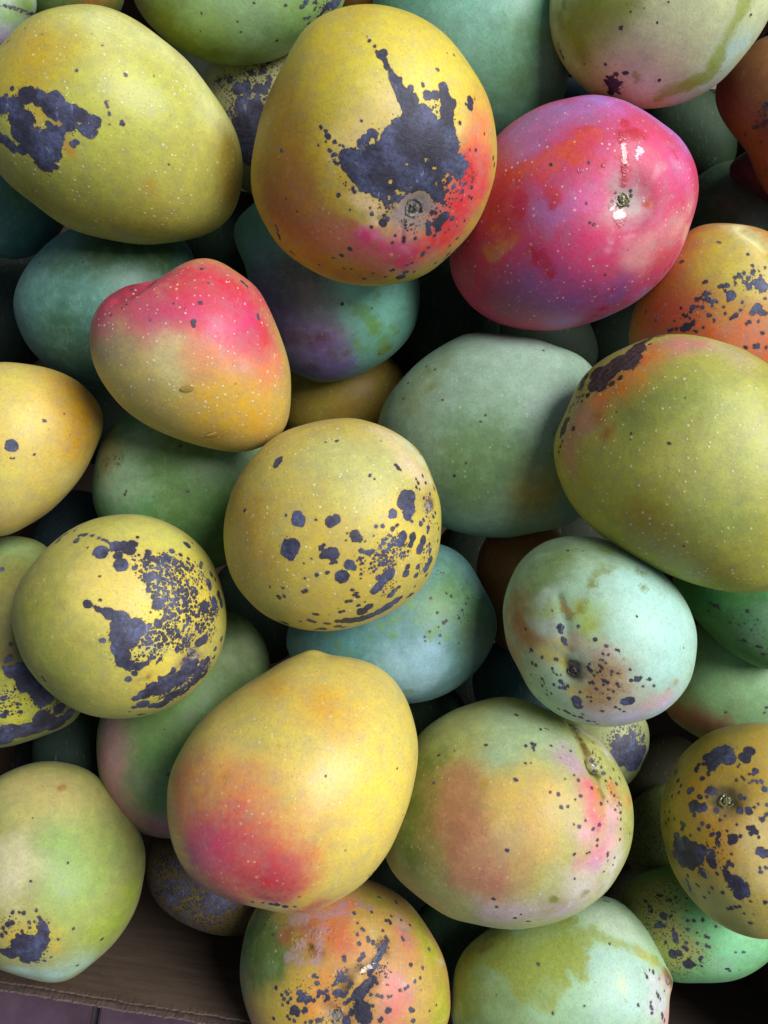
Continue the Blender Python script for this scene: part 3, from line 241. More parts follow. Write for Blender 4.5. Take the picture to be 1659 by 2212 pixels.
mango('B31', .415, .82, .9, 'golden yellow mango with a single round black spot, at the left edge', (208,178,90),
 [(0,782),(37,784),(92,792),(140,808),(176,829),(206,862),(222,894),(221,928),(206,968),(180,1023),(147,1067),(103,1108),(55,1137),(0,1159),(-60,1140),(-120,1070),(-145,970),(-125,870),(-60,800)],
 [c((206,150,50),'01',[(480,950,130),(420,850,110),(450,1150,110)]), c((220,194,100),'01',[(50,1000,190),(100,1330,150)]), c((208,190,110),'01',[(100,1520,120),(0,720,90),(380,1380,80)],.8), d('01',[(70,1165,32),(258,1022,11),(200,1217,5),(280,1070,4),(65,1232,6),(80,1236,5),(375,980,4),(415,1103,3)]), c((150,100,50),'01',[(310,860,18)],1.), c((150,110,80),'01',[(230,1280,10),(110,1245,8)],.7)], lent=.35)  # amber right side paints shade, paler left its lit side

mango('B23', .44, .8, .9, 'pale mango peppered with blue black, glimpsed behind the two large yellow ones at the top', (164,164,112),
 [(430,190),(470,120),(560,85),(670,100),(740,190),(750,320),(680,420),(570,430),(480,370),(432,280)],
 [d('10',[(50,430,18),(35,420,12),(120,420,13),(130,398,12),(105,410,9),(150,375,9),(90,520,26),(130,530,22),(30,540,24),(80,600,24),(40,650,50),(60,700,70),(0,620,40),(100,660,40),(160,460,16),(75,475,8),(150,500,20)]), d('00',[(1480,430,14),(1550,400,18),(1530,430,10),(1580,450,12),(1400,520,30),(1450,500,24),(1350,470,20),(1290,470,14),(1420,620,40),(1500,680,60),(1430,760,70),(1560,760,90),(1390,850,70),(1500,860,110)]), sp('00',[(1500,480,110),(1560,400,80),(1400,520,90),(1300,480,60)],-1.3), sp('00',[(1500,640,130),(1420,740,130)],.6)], lent=.1)

mango('B33', .435, .85, 1.0, 'mango half violet and half aqua green, under the blotched yellow one', (118,182,150),
 [(525,560),(560,720),(590,780),(627,799),(664,819),(716,826),(774,810),(819,788),(863,755),(896,710),(907,655),(905,600),(880,500),(800,430),(700,405),(600,410),(530,455),(500,510)],
 [c((132,106,160),'11',[(250,350,190),(450,600,150),(350,700,150),(250,550,150),(100,250,150),(480,480,110)]), c((130,104,176),'11',[(500,740,130),(620,700,70),(330,740,70)],.9), c((100,105,95),'11',[(250,150,130),(400,200,110)],.9), c((118,74,88),'11',[(330,530,50),(430,560,50),(300,460,30),(540,640,36),(400,700,40),(270,560,36),(620,640,30)],.8), c((140,214,190),'11',[(620,260,110),(850,300,130)]), c((150,140,150),'11',[(450,330,90),(560,480,60)],.6),
  u((116,162,48),'11',[(750,450,300)]), r('11',[(680,370,40),(720,400,34),(750,430,36),(780,490,46),(830,550,44),(810,600,34),(860,590,24),(890,470,20),(670,340,28),(640,330,14),(900,500,14),(660,560,20),(680,600,16),(790,290,9),(785,320,8),(820,620,30),(730,600,14)]), c((130,110,30),'11',[(840,600,34)],.8), d('11',[(586,337,7),(755,356,4),(795,513,4),(735,520,4),(800,628,6),(860,590,5)])], lent=.2, bloom=.6)

mango('B35', .44, .8, 1.0, 'large sage green mango, centre right, partly under the big olive green one', (148,178,152),
 [(1049,720),(1021,716),(966,740),(911,777),(866,821),(833,865),(819,902),(816,960),(838,1030),(890,1095),(960,1140),(1021,1158),(1090,1163),(1141,1154),(1207,1140),(1258,1116),(1305,1050),(1325,960),(1315,860),(1270,780),(1214,753),(1159,731),(1104,722)],
 [c((166,196,176),'21',[(100,560,130),(300,600,110)]), c((112,146,98),'21',[(50,1200,190),(200,1300,150)]), c((110,140,90),'11',[(1350,1250,190),(1300,1450,150)]), c((166,150,78),'21',[(350,1420,130),(250,1500,100)]), c((150,172,130),'11',[(1050,750,110),(1000,900,110)]), c((130,140,90),'11',[(1080,720,30),(1200,650,50),(1100,820,30),(960,850,40)],.7), c((150,180,160),'12',[(1400,180,130)],.8), d('11',[(1080,700,5),(1130,718,5),(945,890,5),(1170,898,4),(970,800,5),(1425,985,4),(1400,1025,4),(1240,1345,10),(1310,1268,5)]), d('21',[(340,608,6)])], lent=.5, bloom=.4)

mango('B30', .45, .82, .9, 'dull teal green mango behind the small red and yellow one', (84,130,114),
 [(92,534),(147,497),(230,482),(330,485),(400,520),(425,600),(415,720),(370,810),(290,850),(215,845),(158,824),(92,780),(55,740),(33,688),(29,644),(48,589)],
 [c((66,98,54),'00',[(700,1450,110),(900,1500,130)]), c((66,88,46),'01',[(330,130,90),(220,130,50),(560,50,90)],.8), c((94,138,124),'01',[(250,280,110),(180,200,90)]), c((60,98,66),'01',[(350,500,150)]), d('01',[(233,90,7),(490,85,4),(1085,10,6),(1105,35,6)])], lent=.1, bloom=.5)
mango('B32', .455, .8, .9, 'green mango below the small red and yellow one, brown flecks on its left end', (94,140,78),
 [(199,1067),(206,997),(228,935),(272,892),(350,855),(470,850),(570,890),(612,950),(605,1060),(550,1170),(470,1226),(380,1220),(290,1180),(218,1125)],
 [c((156,186,146),'01',[(680,1350,150),(850,1300,130)]), c((128,140,70),'01',[(1000,1150,150),(1300,1180,110)],.8), c((168,166,106),'01',[(640,1150,90),(600,1260,70)]), c((96,128,66),'01',[(1100,1450,190),(1000,1250,130)]), c((132,172,132),'01',[(1350,1250,90),(1500,1200,60)],.7), sp('01',[(620,1260,34),(580,1330,30),(660,1060,30),(690,1250,40)],-1.6), c((110,85,40),'01',[(640,1060,30),(620,1270,34)],.6), d('01',[(745,1430,5),(730,1455,4),(1103,1430,7),(1060,1172,7)])], lent=.2, bloom=.4)
mango('B37', .445, .8, .9, 'teal mango with green scuffs and a few dots, below the spotted mustard one', (98,142,138),
 [(618,1384),(640,1320),(700,1250),(800,1190),(920,1170),(1000,1200),(1039,1259),(1069,1325),(1069,1380),(1039,1439),(995,1480),(947,1506),(885,1520),(800,1520),(700,1490),(640,1440)],
 [c((150,190,200),'12',[(1050,1100,110),(950,1000,110),(1100,950,80)]), c((96,140,80),'12',[(1200,560,130),(1150,680,80),(1350,750,130)]), c((110,118,104),'12',[(1400,850,110)],.7), c((90,150,150),'12',[(550,870,110)]), u((104,146,70),'12',[(1000,700,500)]), r('12',[(980,660,24),(930,720,24),(860,740,26),(820,780,20),(880,830,18),(1100,820,26),(1140,800,16),(990,1160,24),(960,1160,16),(640,940,12),(1020,730,12),(740,840,10),(1200,850,12)]), rl('12',[(500,820,4),(560,880,5),(600,940,4)]), rl('12',[(520,850,4),(560,920,4)]), d('12',[(1100,615,7),(1145,695,6),(1180,755,9),(1195,742,6),(1195,580,6),(1225,595,7),(1072,840,6),(1095,803,5),(1162,828,8),(1270,873,6),(1160,875,5),(1070,860,5),(1145,780,5),(1270,725,6),(1290,680,6),(1310,640,6),(1320,610,6)]), sp('12',[(1330,560,60),(1380,620,60),(1300,720,50),(1160,460,30)],-2.4)], lent=.15, bloom=.5)
mango('B38', .455, .82, .9, 'green mango with a pinkish left side, behind the yellow mango blushed red', (108,140,72),
 [(208,1620),(217,1550),(260,1470),(340,1390),(420,1335),(493,1318),(533,1340),(566,1377),(583,1425),(570,1530),(520,1650),(450,1755),(400,1805),(340,1808),(305,1797),(272,1775),(239,1734),(216,1685)],
 [c((160,180,132),'02',[(1480,900,130),(1350,950,90)]), c((176,112,118),'03',[(650,250,110),(720,420,90),(900,500,90),(600,100,90)]), c((176,132,124),'02',[(650,1400,110),(640,1600,110)]), c((130,140,100),'03',[(830,250,90)],.7), c((170,100,90),'03',[(950,550,70)],.8), d('02',[(990,1650,10),(970,1380,4)])], lent=.12)
mango('B39', .44, .85, 1.0, 'olive mango with a black lower end, left edge behind the densely speckled one', (136,142,72),
 [(-120,1400),(-100,1260),(-50,1185),(0,1162),(37,1158),(74,1165),(110,1190),(155,1260),(185,1380),(190,1480),(173,1542),(147,1568),(74,1597),(0,1616),(-60,1600),(-105,1520)],
 [c((150,140,56),'02',[(60,600,130),(40,800,130)]), c((214,206,80),'02',[(60,1150,110),(150,1250,110),(60,1300,90)]), c((150,172,110),'02',[(100,300,110)]), c((110,70,40),'02',[(70,940,60)],.8), d('02',[(120,1050,56),(60,1040,30),(200,1100,64),(250,1190,60),(150,1120,40),(260,1310,56),(220,1370,60),(150,1390,60),(60,1400,60),(0,1440,60),(330,1350,56),(400,1300,40),(60,955,14),(40,970,14),(70,880,10),(10,440,14),(350,1260,34),(20,1300,20),(35,1280,16),(120,1280,14),(100,1230,9),(20,1200,16),(20,1020,12)]), sp('02',[(100,1190,90),(60,1250,70),(300,1260,60)],-0.9), h('02',[(60,1110,26),(160,1230,36),(190,1260,30),(85,1335,16),(290,1250,24),(300,1280,14),(50,1330,18)])], lent=.2)
mango('B40', .435, .8, .8, 'deep green mango with tiny black dots, beneath the big olive green one', (70,130,62),
 [(1453,1240),(1490,1320),(1520,1355),(1564,1399),(1608,1428),(1659,1447),(1720,1440),(1790,1385),(1800,1280),(1740,1190),(1640,1160),(1520,1170)],
 [c((110,150,110),'22',[(1600,850,130),(1640,680,60)]), d('22',[(1320,640,7),(1340,650,8),(1362,655,9),(1370,668,6),(1540,685,9),(1310,688,6),(1437,755,6),(1490,765,6),(1525,755,5),(1515,858,8),(1530,865,7),(1605,895,9),(1620,900,6),(1635,935,9),(1650,940,8),(1510,930,5),(1560,800,4),(1490,855,5),(1600,735,5),(1630,945,6)]), sp('22',[(1560,850,110),(1500,760,90)],-3.0)], lent=.1)
mango('B41', .455, .8, .8, 'green mango with a reddish lower left, right edge below the deep green one', (128,164,112),
 [(1430,1500),(1450,1420),(1505,1350),(1600,1330),(1700,1370),(1740,1470),(1710,1560),(1630,1610),(1540,1605),(1480,1575),(1445,1545)],
 [c((160,96,78),'22',[(1120,1280,90),(1230,1340,90),(1350,1340,80)]), c((150,188,130),'22',[(1400,1080,130)]), c((130,140,80),'22',[(1150,1150,70)],.8), d('22',[(1648,1253,6),(1640,1285,6),(1328,1188,4),(1410,1275,7)])], lent=.08)
mango('B17', .45, .8, 1.0, 'bright green mango thick with black dots, in the lower right corner', (116,172,108),
 [(1354,1907),(1400,1880),(1480,1866),(1580,1876),(1660,1916),(1702,1990),(1685,2050),(1637,2095),(1582,2119),(1509,2124),(1446,2118),(1395,2080),(1355,2020),(1340,1960)],
 [c((146,218,154),'23',[(1420,1080,150),(1450,1250,130)]), c((180,170,96),'23',[(950,940,150),(1050,1100,110),(1120,1280,90)]), c((160,210,160),'23',[(1370,1330,50)],.9),
  d('23',[(1040,1020,20),(1055,1035,14),(1025,1075,18),(1045,1085,12),(1000,1082,12),(1115,1140,18),(1118,1165,15),(1100,1250,25),(1135,1245,20),(1190,1310,26),(1215,1308,20),(1170,1310,12),(1260,1280,13),(1270,1270,8),(1195,1280,12),(1180,1220,13),(1178,1185,10),(1165,1210,9),(1215,1050,9),(1185,1052,6),(1278,1050,9),(1295,1145,9),(1310,1148,7),(1350,1085,7),(1300,1198,7),(1315,1205,6),(1245,1190,6),(1415,1335,8),(1428,1335,6),(1435,1348,6),(1512,1236,7),(1468,1237,5),(1495,1340,5),(975,995,12),(960,970,9),(1090,1025,8),(1115,912,9),(1180,920,6),(1085,930,9),(1070,930,7),(1015,900,13),(1035,905,10),(940,940,9),(1240,1125,5),(1190,1100,9),(1185,1000,6),(1270,1320,6),(1100,1105,6),(1060,1180,9)]), sp('23',[(1180,1250,120),(1160,1160,80)],-2.0), sp('23',[(1020,930,160),(1000,1080,100),(1150,1360,100)],-2.0)], lent=.08)
mango('B18', .47, .8, .8, 'dark dotted green mango deep between the lower right fruit', (110,120,60),
 [(1345,1800),(1370,1730),(1430,1690),(1500,1720),(1540,1800),(1530,1890),(1470,1930),(1400,1910),(1360,1870)], [sp('23',[(980,600,300)],-1.8)], lent=.1)
mango('B42', .46, .85, .8, 'pale mango with a black bottom, peeping out under the aqua green one', (158,164,110),
 [(1180,1590),(1210,1510),(1280,1480),(1350,1510),(1392,1550),(1403,1590),(1395,1640),(1350,1700),(1270,1715),(1205,1670)],
 [d('22',[(830,1440,26),(800,1475,34),(760,1462,18),(740,1470,12),(870,1465,30),(850,1395,14),(870,1410,18),(920,1440,16),(930,1420,9),(780,1420,12),(930,1500,26),(800,1530,60),(880,1550,70),(940,1560,50),(910,1390,7),(890,1360,6)]), sp('22',[(880,1430,90),(780,1440,70),(900,1480,70)],-.6)], lent=.1)
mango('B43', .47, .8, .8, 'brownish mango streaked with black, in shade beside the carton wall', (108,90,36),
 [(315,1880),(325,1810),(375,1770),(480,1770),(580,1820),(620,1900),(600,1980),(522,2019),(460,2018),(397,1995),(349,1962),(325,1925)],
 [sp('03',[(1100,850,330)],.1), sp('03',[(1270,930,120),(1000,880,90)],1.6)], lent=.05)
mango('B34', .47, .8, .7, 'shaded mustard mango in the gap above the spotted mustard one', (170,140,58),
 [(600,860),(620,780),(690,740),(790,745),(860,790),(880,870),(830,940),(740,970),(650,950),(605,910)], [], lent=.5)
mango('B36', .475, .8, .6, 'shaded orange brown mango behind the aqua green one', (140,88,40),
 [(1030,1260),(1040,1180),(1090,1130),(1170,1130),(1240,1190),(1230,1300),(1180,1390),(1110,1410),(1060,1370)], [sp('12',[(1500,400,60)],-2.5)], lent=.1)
mango('B29', .445, .8, .7, 'plain dark teal mango, left edge below the uppermost olive yellow one', (70,118,104),
 [(-110,470),(-70,530),(-30,550),(0,556),(37,560),(80,548),(121,515),(150,455),(130,380),(60,330),(-60,350)], [c((80,120,70),'00',[(100,1150,110)])], lent=.08, bloom=.5)
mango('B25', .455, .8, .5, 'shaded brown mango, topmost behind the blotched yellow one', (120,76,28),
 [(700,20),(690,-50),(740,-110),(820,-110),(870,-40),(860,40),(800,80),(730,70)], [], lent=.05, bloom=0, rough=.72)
mango('B28', .455, .8, .5, 'dark green mango touching the top edge between two other green ones', (84,104,44),
 [(60,20),(70,-60),(140,-110),(230,-90),(270,-20),(240,50),(150,80),(90,60)], [c((150,96,36),'00',[(560,10,90)])], lent=.05)
mango('B47', .475, .8, .6, 'moss green mango darkened as shade, right of the pinkish red one', (66,88,60),
 [(1470,470),(1490,400),(1560,350),(1650,350),(1710,410),(1720,490),(1650,540),(1550,560),(1490,530)], [c((120,140,120),'20',[(1600,1290,90)])], lent=.1)  # base darkened for shade; paler blob paints the lit lower end
mango('B48', .49, .8, .5, 'green mango darkened as shade, deep in the gap above the pinkish red one', (44,66,42),  # base colours from here on are darkened to paint in the shade
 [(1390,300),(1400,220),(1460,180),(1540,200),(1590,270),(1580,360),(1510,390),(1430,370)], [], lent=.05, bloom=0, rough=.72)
mango('B49', .475, .8, .5, 'blue green mango darkened as shade, in the narrow gap above the pinkish red one', (46,68,70),
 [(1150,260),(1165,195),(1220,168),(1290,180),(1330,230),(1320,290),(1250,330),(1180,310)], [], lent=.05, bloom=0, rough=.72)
mango('B46', .485, .8, .5, 'green mango darkened as shade, deep between three others near the bottom', (46,76,52),
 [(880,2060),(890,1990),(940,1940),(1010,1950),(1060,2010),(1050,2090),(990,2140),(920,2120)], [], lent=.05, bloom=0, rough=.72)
mango('B45', .475, .8, .5, 'blue teal mango darkened as shade, beneath the left side of the aqua green one', (46,78,80),
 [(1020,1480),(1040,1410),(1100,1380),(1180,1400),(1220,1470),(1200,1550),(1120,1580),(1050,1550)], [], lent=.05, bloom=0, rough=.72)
mango('B44', .49, .8, .5, 'green mango darkened as shade, deep beside the smooth yellow one blushed red', (46,72,50),
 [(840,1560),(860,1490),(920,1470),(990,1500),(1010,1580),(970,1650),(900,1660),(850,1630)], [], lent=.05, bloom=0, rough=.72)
mango('B50', .49, .8, .5, 'green mango darkened as shade, deep in the left hand gap above the lower left one', (40,62,48),
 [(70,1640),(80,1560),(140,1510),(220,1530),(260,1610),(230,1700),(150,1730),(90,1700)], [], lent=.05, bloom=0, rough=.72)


mango('C1', .52, .8, .5, 'added green filler mango darkened as shade, deep in the gap left of the pinkish red one', (40,60,40),  # this and all fruit below: added to fill gaps, coloured near black as shadow
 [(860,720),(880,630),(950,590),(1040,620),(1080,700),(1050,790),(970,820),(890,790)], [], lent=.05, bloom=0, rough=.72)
mango('C2', .52, .8, .5, 'added green filler mango darkened as shade, deep in the left hand gap above the golden yellow one', (38,58,46),
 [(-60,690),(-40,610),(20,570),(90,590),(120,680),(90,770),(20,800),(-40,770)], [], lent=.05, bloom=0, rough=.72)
mango('C3', .52, .8, .5, 'added brown green filler mango darkened as shade, deep beside the black bottomed small pale one', (50,48,30),
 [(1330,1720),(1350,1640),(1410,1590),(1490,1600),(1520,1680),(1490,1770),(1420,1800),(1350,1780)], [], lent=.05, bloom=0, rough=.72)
mango('C4', .52, .8, .5, 'added teal filler mango darkened as shade, deep in the gap right of the golden yellow one', (36,56,56),
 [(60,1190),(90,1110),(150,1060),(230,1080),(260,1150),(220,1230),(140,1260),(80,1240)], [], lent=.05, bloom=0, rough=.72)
mango('C5', .50, .8, .5, 'added green filler mango darkened as shade, deep between the violet and green one and the uppermost left one', (40,60,42),
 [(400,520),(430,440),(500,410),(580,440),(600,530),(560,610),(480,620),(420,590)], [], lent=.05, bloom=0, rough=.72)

mango('C6', .56, .8, .4, 'added green filler mango darkened as shade, deep below the violet and aqua one', (40,58,38),
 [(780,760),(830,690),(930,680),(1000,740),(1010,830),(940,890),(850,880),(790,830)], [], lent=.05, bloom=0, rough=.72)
mango('C7', .56, .8, .4, 'added green filler mango darkened as shade, deep above the large sage green one', (40,56,40),
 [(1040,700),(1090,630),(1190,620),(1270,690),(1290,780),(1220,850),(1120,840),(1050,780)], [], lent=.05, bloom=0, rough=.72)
mango('C8', .56, .8, .4, 'added green filler mango darkened as shade, deep left of the teal scuffed one', (38,56,40),
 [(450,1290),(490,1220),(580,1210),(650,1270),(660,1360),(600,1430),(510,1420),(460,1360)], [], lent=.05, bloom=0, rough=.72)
mango('C9', .56, .8, .4, 'added green filler mango darkened as shade, deep left of the green one with brown flecks', (38,54,40),
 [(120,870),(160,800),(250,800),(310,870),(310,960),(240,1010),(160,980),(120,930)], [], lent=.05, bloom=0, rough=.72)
mango('D1', .56, .8, .4, 'added green filler mango darkened as shade, deep above the orange pink one with a wrinkled end', (38,54,38),
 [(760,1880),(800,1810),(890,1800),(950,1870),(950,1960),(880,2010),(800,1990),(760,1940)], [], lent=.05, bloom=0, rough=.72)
mango('D2', .56, .8, .4, 'added filler mango darkened as shade, deep right of the green one with the long crack', (46,46,32),
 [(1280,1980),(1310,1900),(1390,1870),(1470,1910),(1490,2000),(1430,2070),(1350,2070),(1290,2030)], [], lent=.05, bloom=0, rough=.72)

mango('D3', .55, .8, .4, 'added green filler mango darkened as shade, deep between the pinkish red and the orange freckled ones', (40,56,40),
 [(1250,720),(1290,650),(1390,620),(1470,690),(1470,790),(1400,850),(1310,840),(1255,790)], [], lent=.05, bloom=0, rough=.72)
mango('D4', .55, .8, .4, 'added green filler mango darkened as shade, deep below the top green one dotted along its right end', (44,54,34),
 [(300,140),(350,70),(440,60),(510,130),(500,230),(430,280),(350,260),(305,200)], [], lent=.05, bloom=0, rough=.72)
mango('D5', .57, .8, .4, 'added green filler mango darkened as shade, deep beneath the sage green one', (42,54,40),
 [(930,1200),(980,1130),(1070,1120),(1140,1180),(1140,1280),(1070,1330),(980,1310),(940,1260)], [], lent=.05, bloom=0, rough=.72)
mango('D6', .57, .8, .4, 'added filler mango darkened as shade, deep at the left edge under the black ended olive one', (40,48,42),
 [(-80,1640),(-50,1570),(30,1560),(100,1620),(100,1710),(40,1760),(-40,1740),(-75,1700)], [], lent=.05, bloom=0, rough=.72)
mango('D7', .57, .8, .4, 'added green filler mango darkened as shade, deep to the left of the yellow mango blushed red', (40,54,40),
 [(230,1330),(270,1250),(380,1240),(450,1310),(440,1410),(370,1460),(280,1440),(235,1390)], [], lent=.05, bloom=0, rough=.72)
mango('D8', .57, .8, .4, 'added filler mango darkened as shade, deep behind the right half of the aqua green one', (42,52,38),
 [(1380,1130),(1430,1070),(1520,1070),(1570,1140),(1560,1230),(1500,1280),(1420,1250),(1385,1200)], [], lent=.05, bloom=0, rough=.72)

mango('D9', .545, .8, .4, 'added green filler mango darkened as shade, deep in the notch between the blotched yellow and pinkish red ones', (40,56,40),
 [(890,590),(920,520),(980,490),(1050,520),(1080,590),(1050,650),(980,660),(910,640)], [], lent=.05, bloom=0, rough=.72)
mango('E1', .57, .8, .4, 'added filler mango darkened as shade, deep in the notch under the right end of the sage green one', (44,50,36),
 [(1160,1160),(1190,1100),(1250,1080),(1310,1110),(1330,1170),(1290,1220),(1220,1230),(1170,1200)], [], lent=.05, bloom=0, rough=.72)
mango('E2', .56, .8, .4, 'added filler mango darkened as shade, deep beneath the teal scuffed one at its lower right', (40,52,44),
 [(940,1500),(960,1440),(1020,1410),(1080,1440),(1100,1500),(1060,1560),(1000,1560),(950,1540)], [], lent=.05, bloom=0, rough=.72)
mango('E3', .52, .8, .4, 'added filler mango darkened as shade, deep at the left edge below the plain dark teal one', (40,52,44),
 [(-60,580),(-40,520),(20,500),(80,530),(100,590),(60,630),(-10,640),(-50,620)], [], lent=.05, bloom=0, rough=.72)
# ------------------------------------------------------------------ shaping the fruit
CAMP = np.array([0.0, 0.0, CAM_H])
def ray(x, y):
    return np.array([(x - 829.5) / F, -(y - 1106.0) / F, -1.0])
def unit(v): return v / np.linalg.norm(v)

def frame_of(m):
    o = np.array(m['outline'], float)
    nx = np.roll(o, -1, 0)
    cr = o[:, 0] * nx[:, 1] - nx[:, 0] * o[:, 1]
    A = cr.sum() / 2
    cx, cy = ((o + nx) * cr[:, None]).sum(0) / (6 * A)
    C0 = CAMP + ray(cx, cy) * m['t']
    wv = unit(CAMP - C0)
    uv = unit(np.cross([0, 1, 0], wv))
    vv = np.cross(wv, uv)
    dist = np.linalg.norm(CAMP - C0)
    # closed Catmull-Rom through the outline, then polar radius
    P = [np.roll(o, k, 0) for k in (1, 0, -1, -2)]
    s = np.linspace(0, 1, 10, endpoint=False)[:, None, None]
    cu = .5 * (2 * P[1] + (P[2] - P[0]) * s + (2 * P[0] - 5 * P[1] + 4 * P[2] - P[3]) * s ** 2 + (3 * P[1] - P[0] - 3 * P[2] + P[3]) * s ** 3)
    q = cu.transpose(1, 0, 2).reshape(-1, 2)
    dirs = np.stack([(q[:, 0] - 829.5) / F, -(q[:, 1] - 1106.0) / F, -np.ones(len(q))], 1)
    k = -dist / (dirs @ wv)
    pts = CAMP + dirs * k[:, None] - C0
    a, b = pts @ uv, pts @ vv
    ph = np.arctan2(b, a); rr = np.hypot(a, b)
    i = np.argsort(ph); ph, rr = ph[i], rr[i]
    N = 360
    g = np.arange(N) / N * 2 * np.pi - np.pi
    R = np.interp(g, np.concatenate([ph - 2 * np.pi, ph, ph + 2 * np.pi]), np.tile(rr, 3))
    Rm = R.mean()
    R = R * math.sqrt(max(.5, 1 - (Rm / dist) ** 2))
    ft = np.fft.rfft(R)
    kk = np.arange(len(ft))
    ft = ft * np.exp(-(kk / 15.0) ** 4)
    m.update(C=C0, u=uv, v=vv, w=wv, ft=ft, N=N, Rm=Rm, Rg=np.fft.irfft(ft, N), g=g, depth=m['D'] * Rm)
    return m
DEPTH = {'A3': 0.385, 'A10': 0.385, 'A4': 0.419, 'A6': 0.385, 'A1': 0.395, 'A8': 0.395, 'A7': 0.395, 'A9': 0.395, 'A12': 0.4, 'A5': 0.4, 'A11': 0.415, 'A13': 0.41, 'A14': 0.42, 'A15': 0.43, 'A16': 0.43, 'A19': 0.43, 'A20': 0.425, 'B21': 0.463, 'B22': 0.41, 'B24': 0.441, 'B27': 0.43, 'B31': 0.415, 'B23': 0.458, 'B33': 0.465, 'B35': 0.454, 'B30': 0.45, 'B32': 0.455, 'B37': 0.447, 'B38': 0.455, 'B39': 0.44, 'B40': 0.435, 'B41': 0.467, 'B17': 0.45, 'B18': 0.492, 'B42': 0.46, 'B43': 0.47, 'B34': 0.518, 'B36': 0.475, 'B29': 0.445, 'B25': 0.455, 'B28': 0.455, 'B47': 0.497, 'B48': 0.5, 'B49': 0.475, 'B46': 0.485, 'B45': 0.479, 'B44': 0.49, 'B50': 0.49, 'C1': 0.52, 'C2': 0.52, 'C3': 0.532, 'C4': 0.52, 'C5': 0.5, 'C6': 0.566, 'C7': 0.56, 'C8': 0.56, 'C9': 0.56, 'D1': 0.56, 'D2': 0.56, 'D3': 0.572, 'D4': 0.55, 'D5': 0.57, 'D6': 0.57, 'D7': 0.57, 'D8': 0.57, 'D9': 0.545, 'E1': 0.57, 'E2': 0.56, 'E3': 0.534}
# ------------------------------------------------------------------ materials
def new_mat(name):
    mt = bpy.data.materials.new(name)
    mt.use_nodes = True
    return mt, mt.node_tree, mt.node_tree.nodes['Principled BSDF']

def s2l(col):
    a = np.asarray(col, float) / 255.0
    return np.where(a <= .04045, a / 12.92, ((a + .055) / 1.055) ** 2.4)

class NT:
    def __init__(s, nt): s.nt = nt
    def n(s, t, **kw):
        nd = s.nt.nodes.new(t)
        for k, v in kw.items(): setattr(nd, k, v)
        return nd
    def link(s, a, b): s.nt.links.new(a, b)
    def put(s, sock, v):
        if hasattr(v, 'is_output') or isinstance(v, bpy.types.NodeSocket): s.link(v, sock)
        else: sock.default_value = v
    def m(s, op, a, b=0.0, c_=None, clamp=False):
        nd = s.n('ShaderNodeMath', operation=op, use_clamp=clamp)
        s.put(nd.inputs[0], a); s.put(nd.inputs[1], b)
        if c_ is not None: s.put(nd.inputs[2], c_)
        return nd.outputs[0]
    def mix(s, f, a, b, mode='MIX'):
        nd = s.n('ShaderNodeMix', data_type='RGBA', blend_type=mode)
        s.put(nd.inputs[0], f)
        s.put(nd.inputs[6], a if not isinstance(a, tuple) else tuple(a) + (1,))
        s.put(nd.inputs[7], b if not isinstance(b, tuple) else tuple(b) + (1,))
        return nd.outputs[2]
    def step(s, v, lo, hi):
        nd = s.n('ShaderNodeMapRange', interpolation_type='SMOOTHSTEP')
        s.put(nd.inputs['Value'], v); nd.inputs['From Min'].default_value = lo; nd.inputs['From Max'].default_value = hi
        return nd.outputs['Result']
    def noise(s, vec, scale, detail=2.0, rough=.5):
        nd = s.n('ShaderNodeTexNoise')
        s.link(vec, nd.inputs['Vector']); nd.inputs['Scale'].default_value = scale
        nd.inputs['Detail'].default_value = detail; nd.inputs['Roughness'].default_value = rough
        return nd.outputs['Fac']
    def voro(s, vec, scale):
        nd = s.n('ShaderNodeTexVoronoi')
        s.link(vec, nd.inputs['Vector']); nd.inputs['Scale'].default_value = scale
        sep = s.n('ShaderNodeSeparateColor'); s.link(nd.outputs['Color'], sep.inputs[0])
        return nd.outputs['Distance'], sep.outputs[0], sep.outputs[1]
    def attr(s, name, out='Fac'):
        return s.n('ShaderNodeAttribute', attribute_name=name).outputs[out]

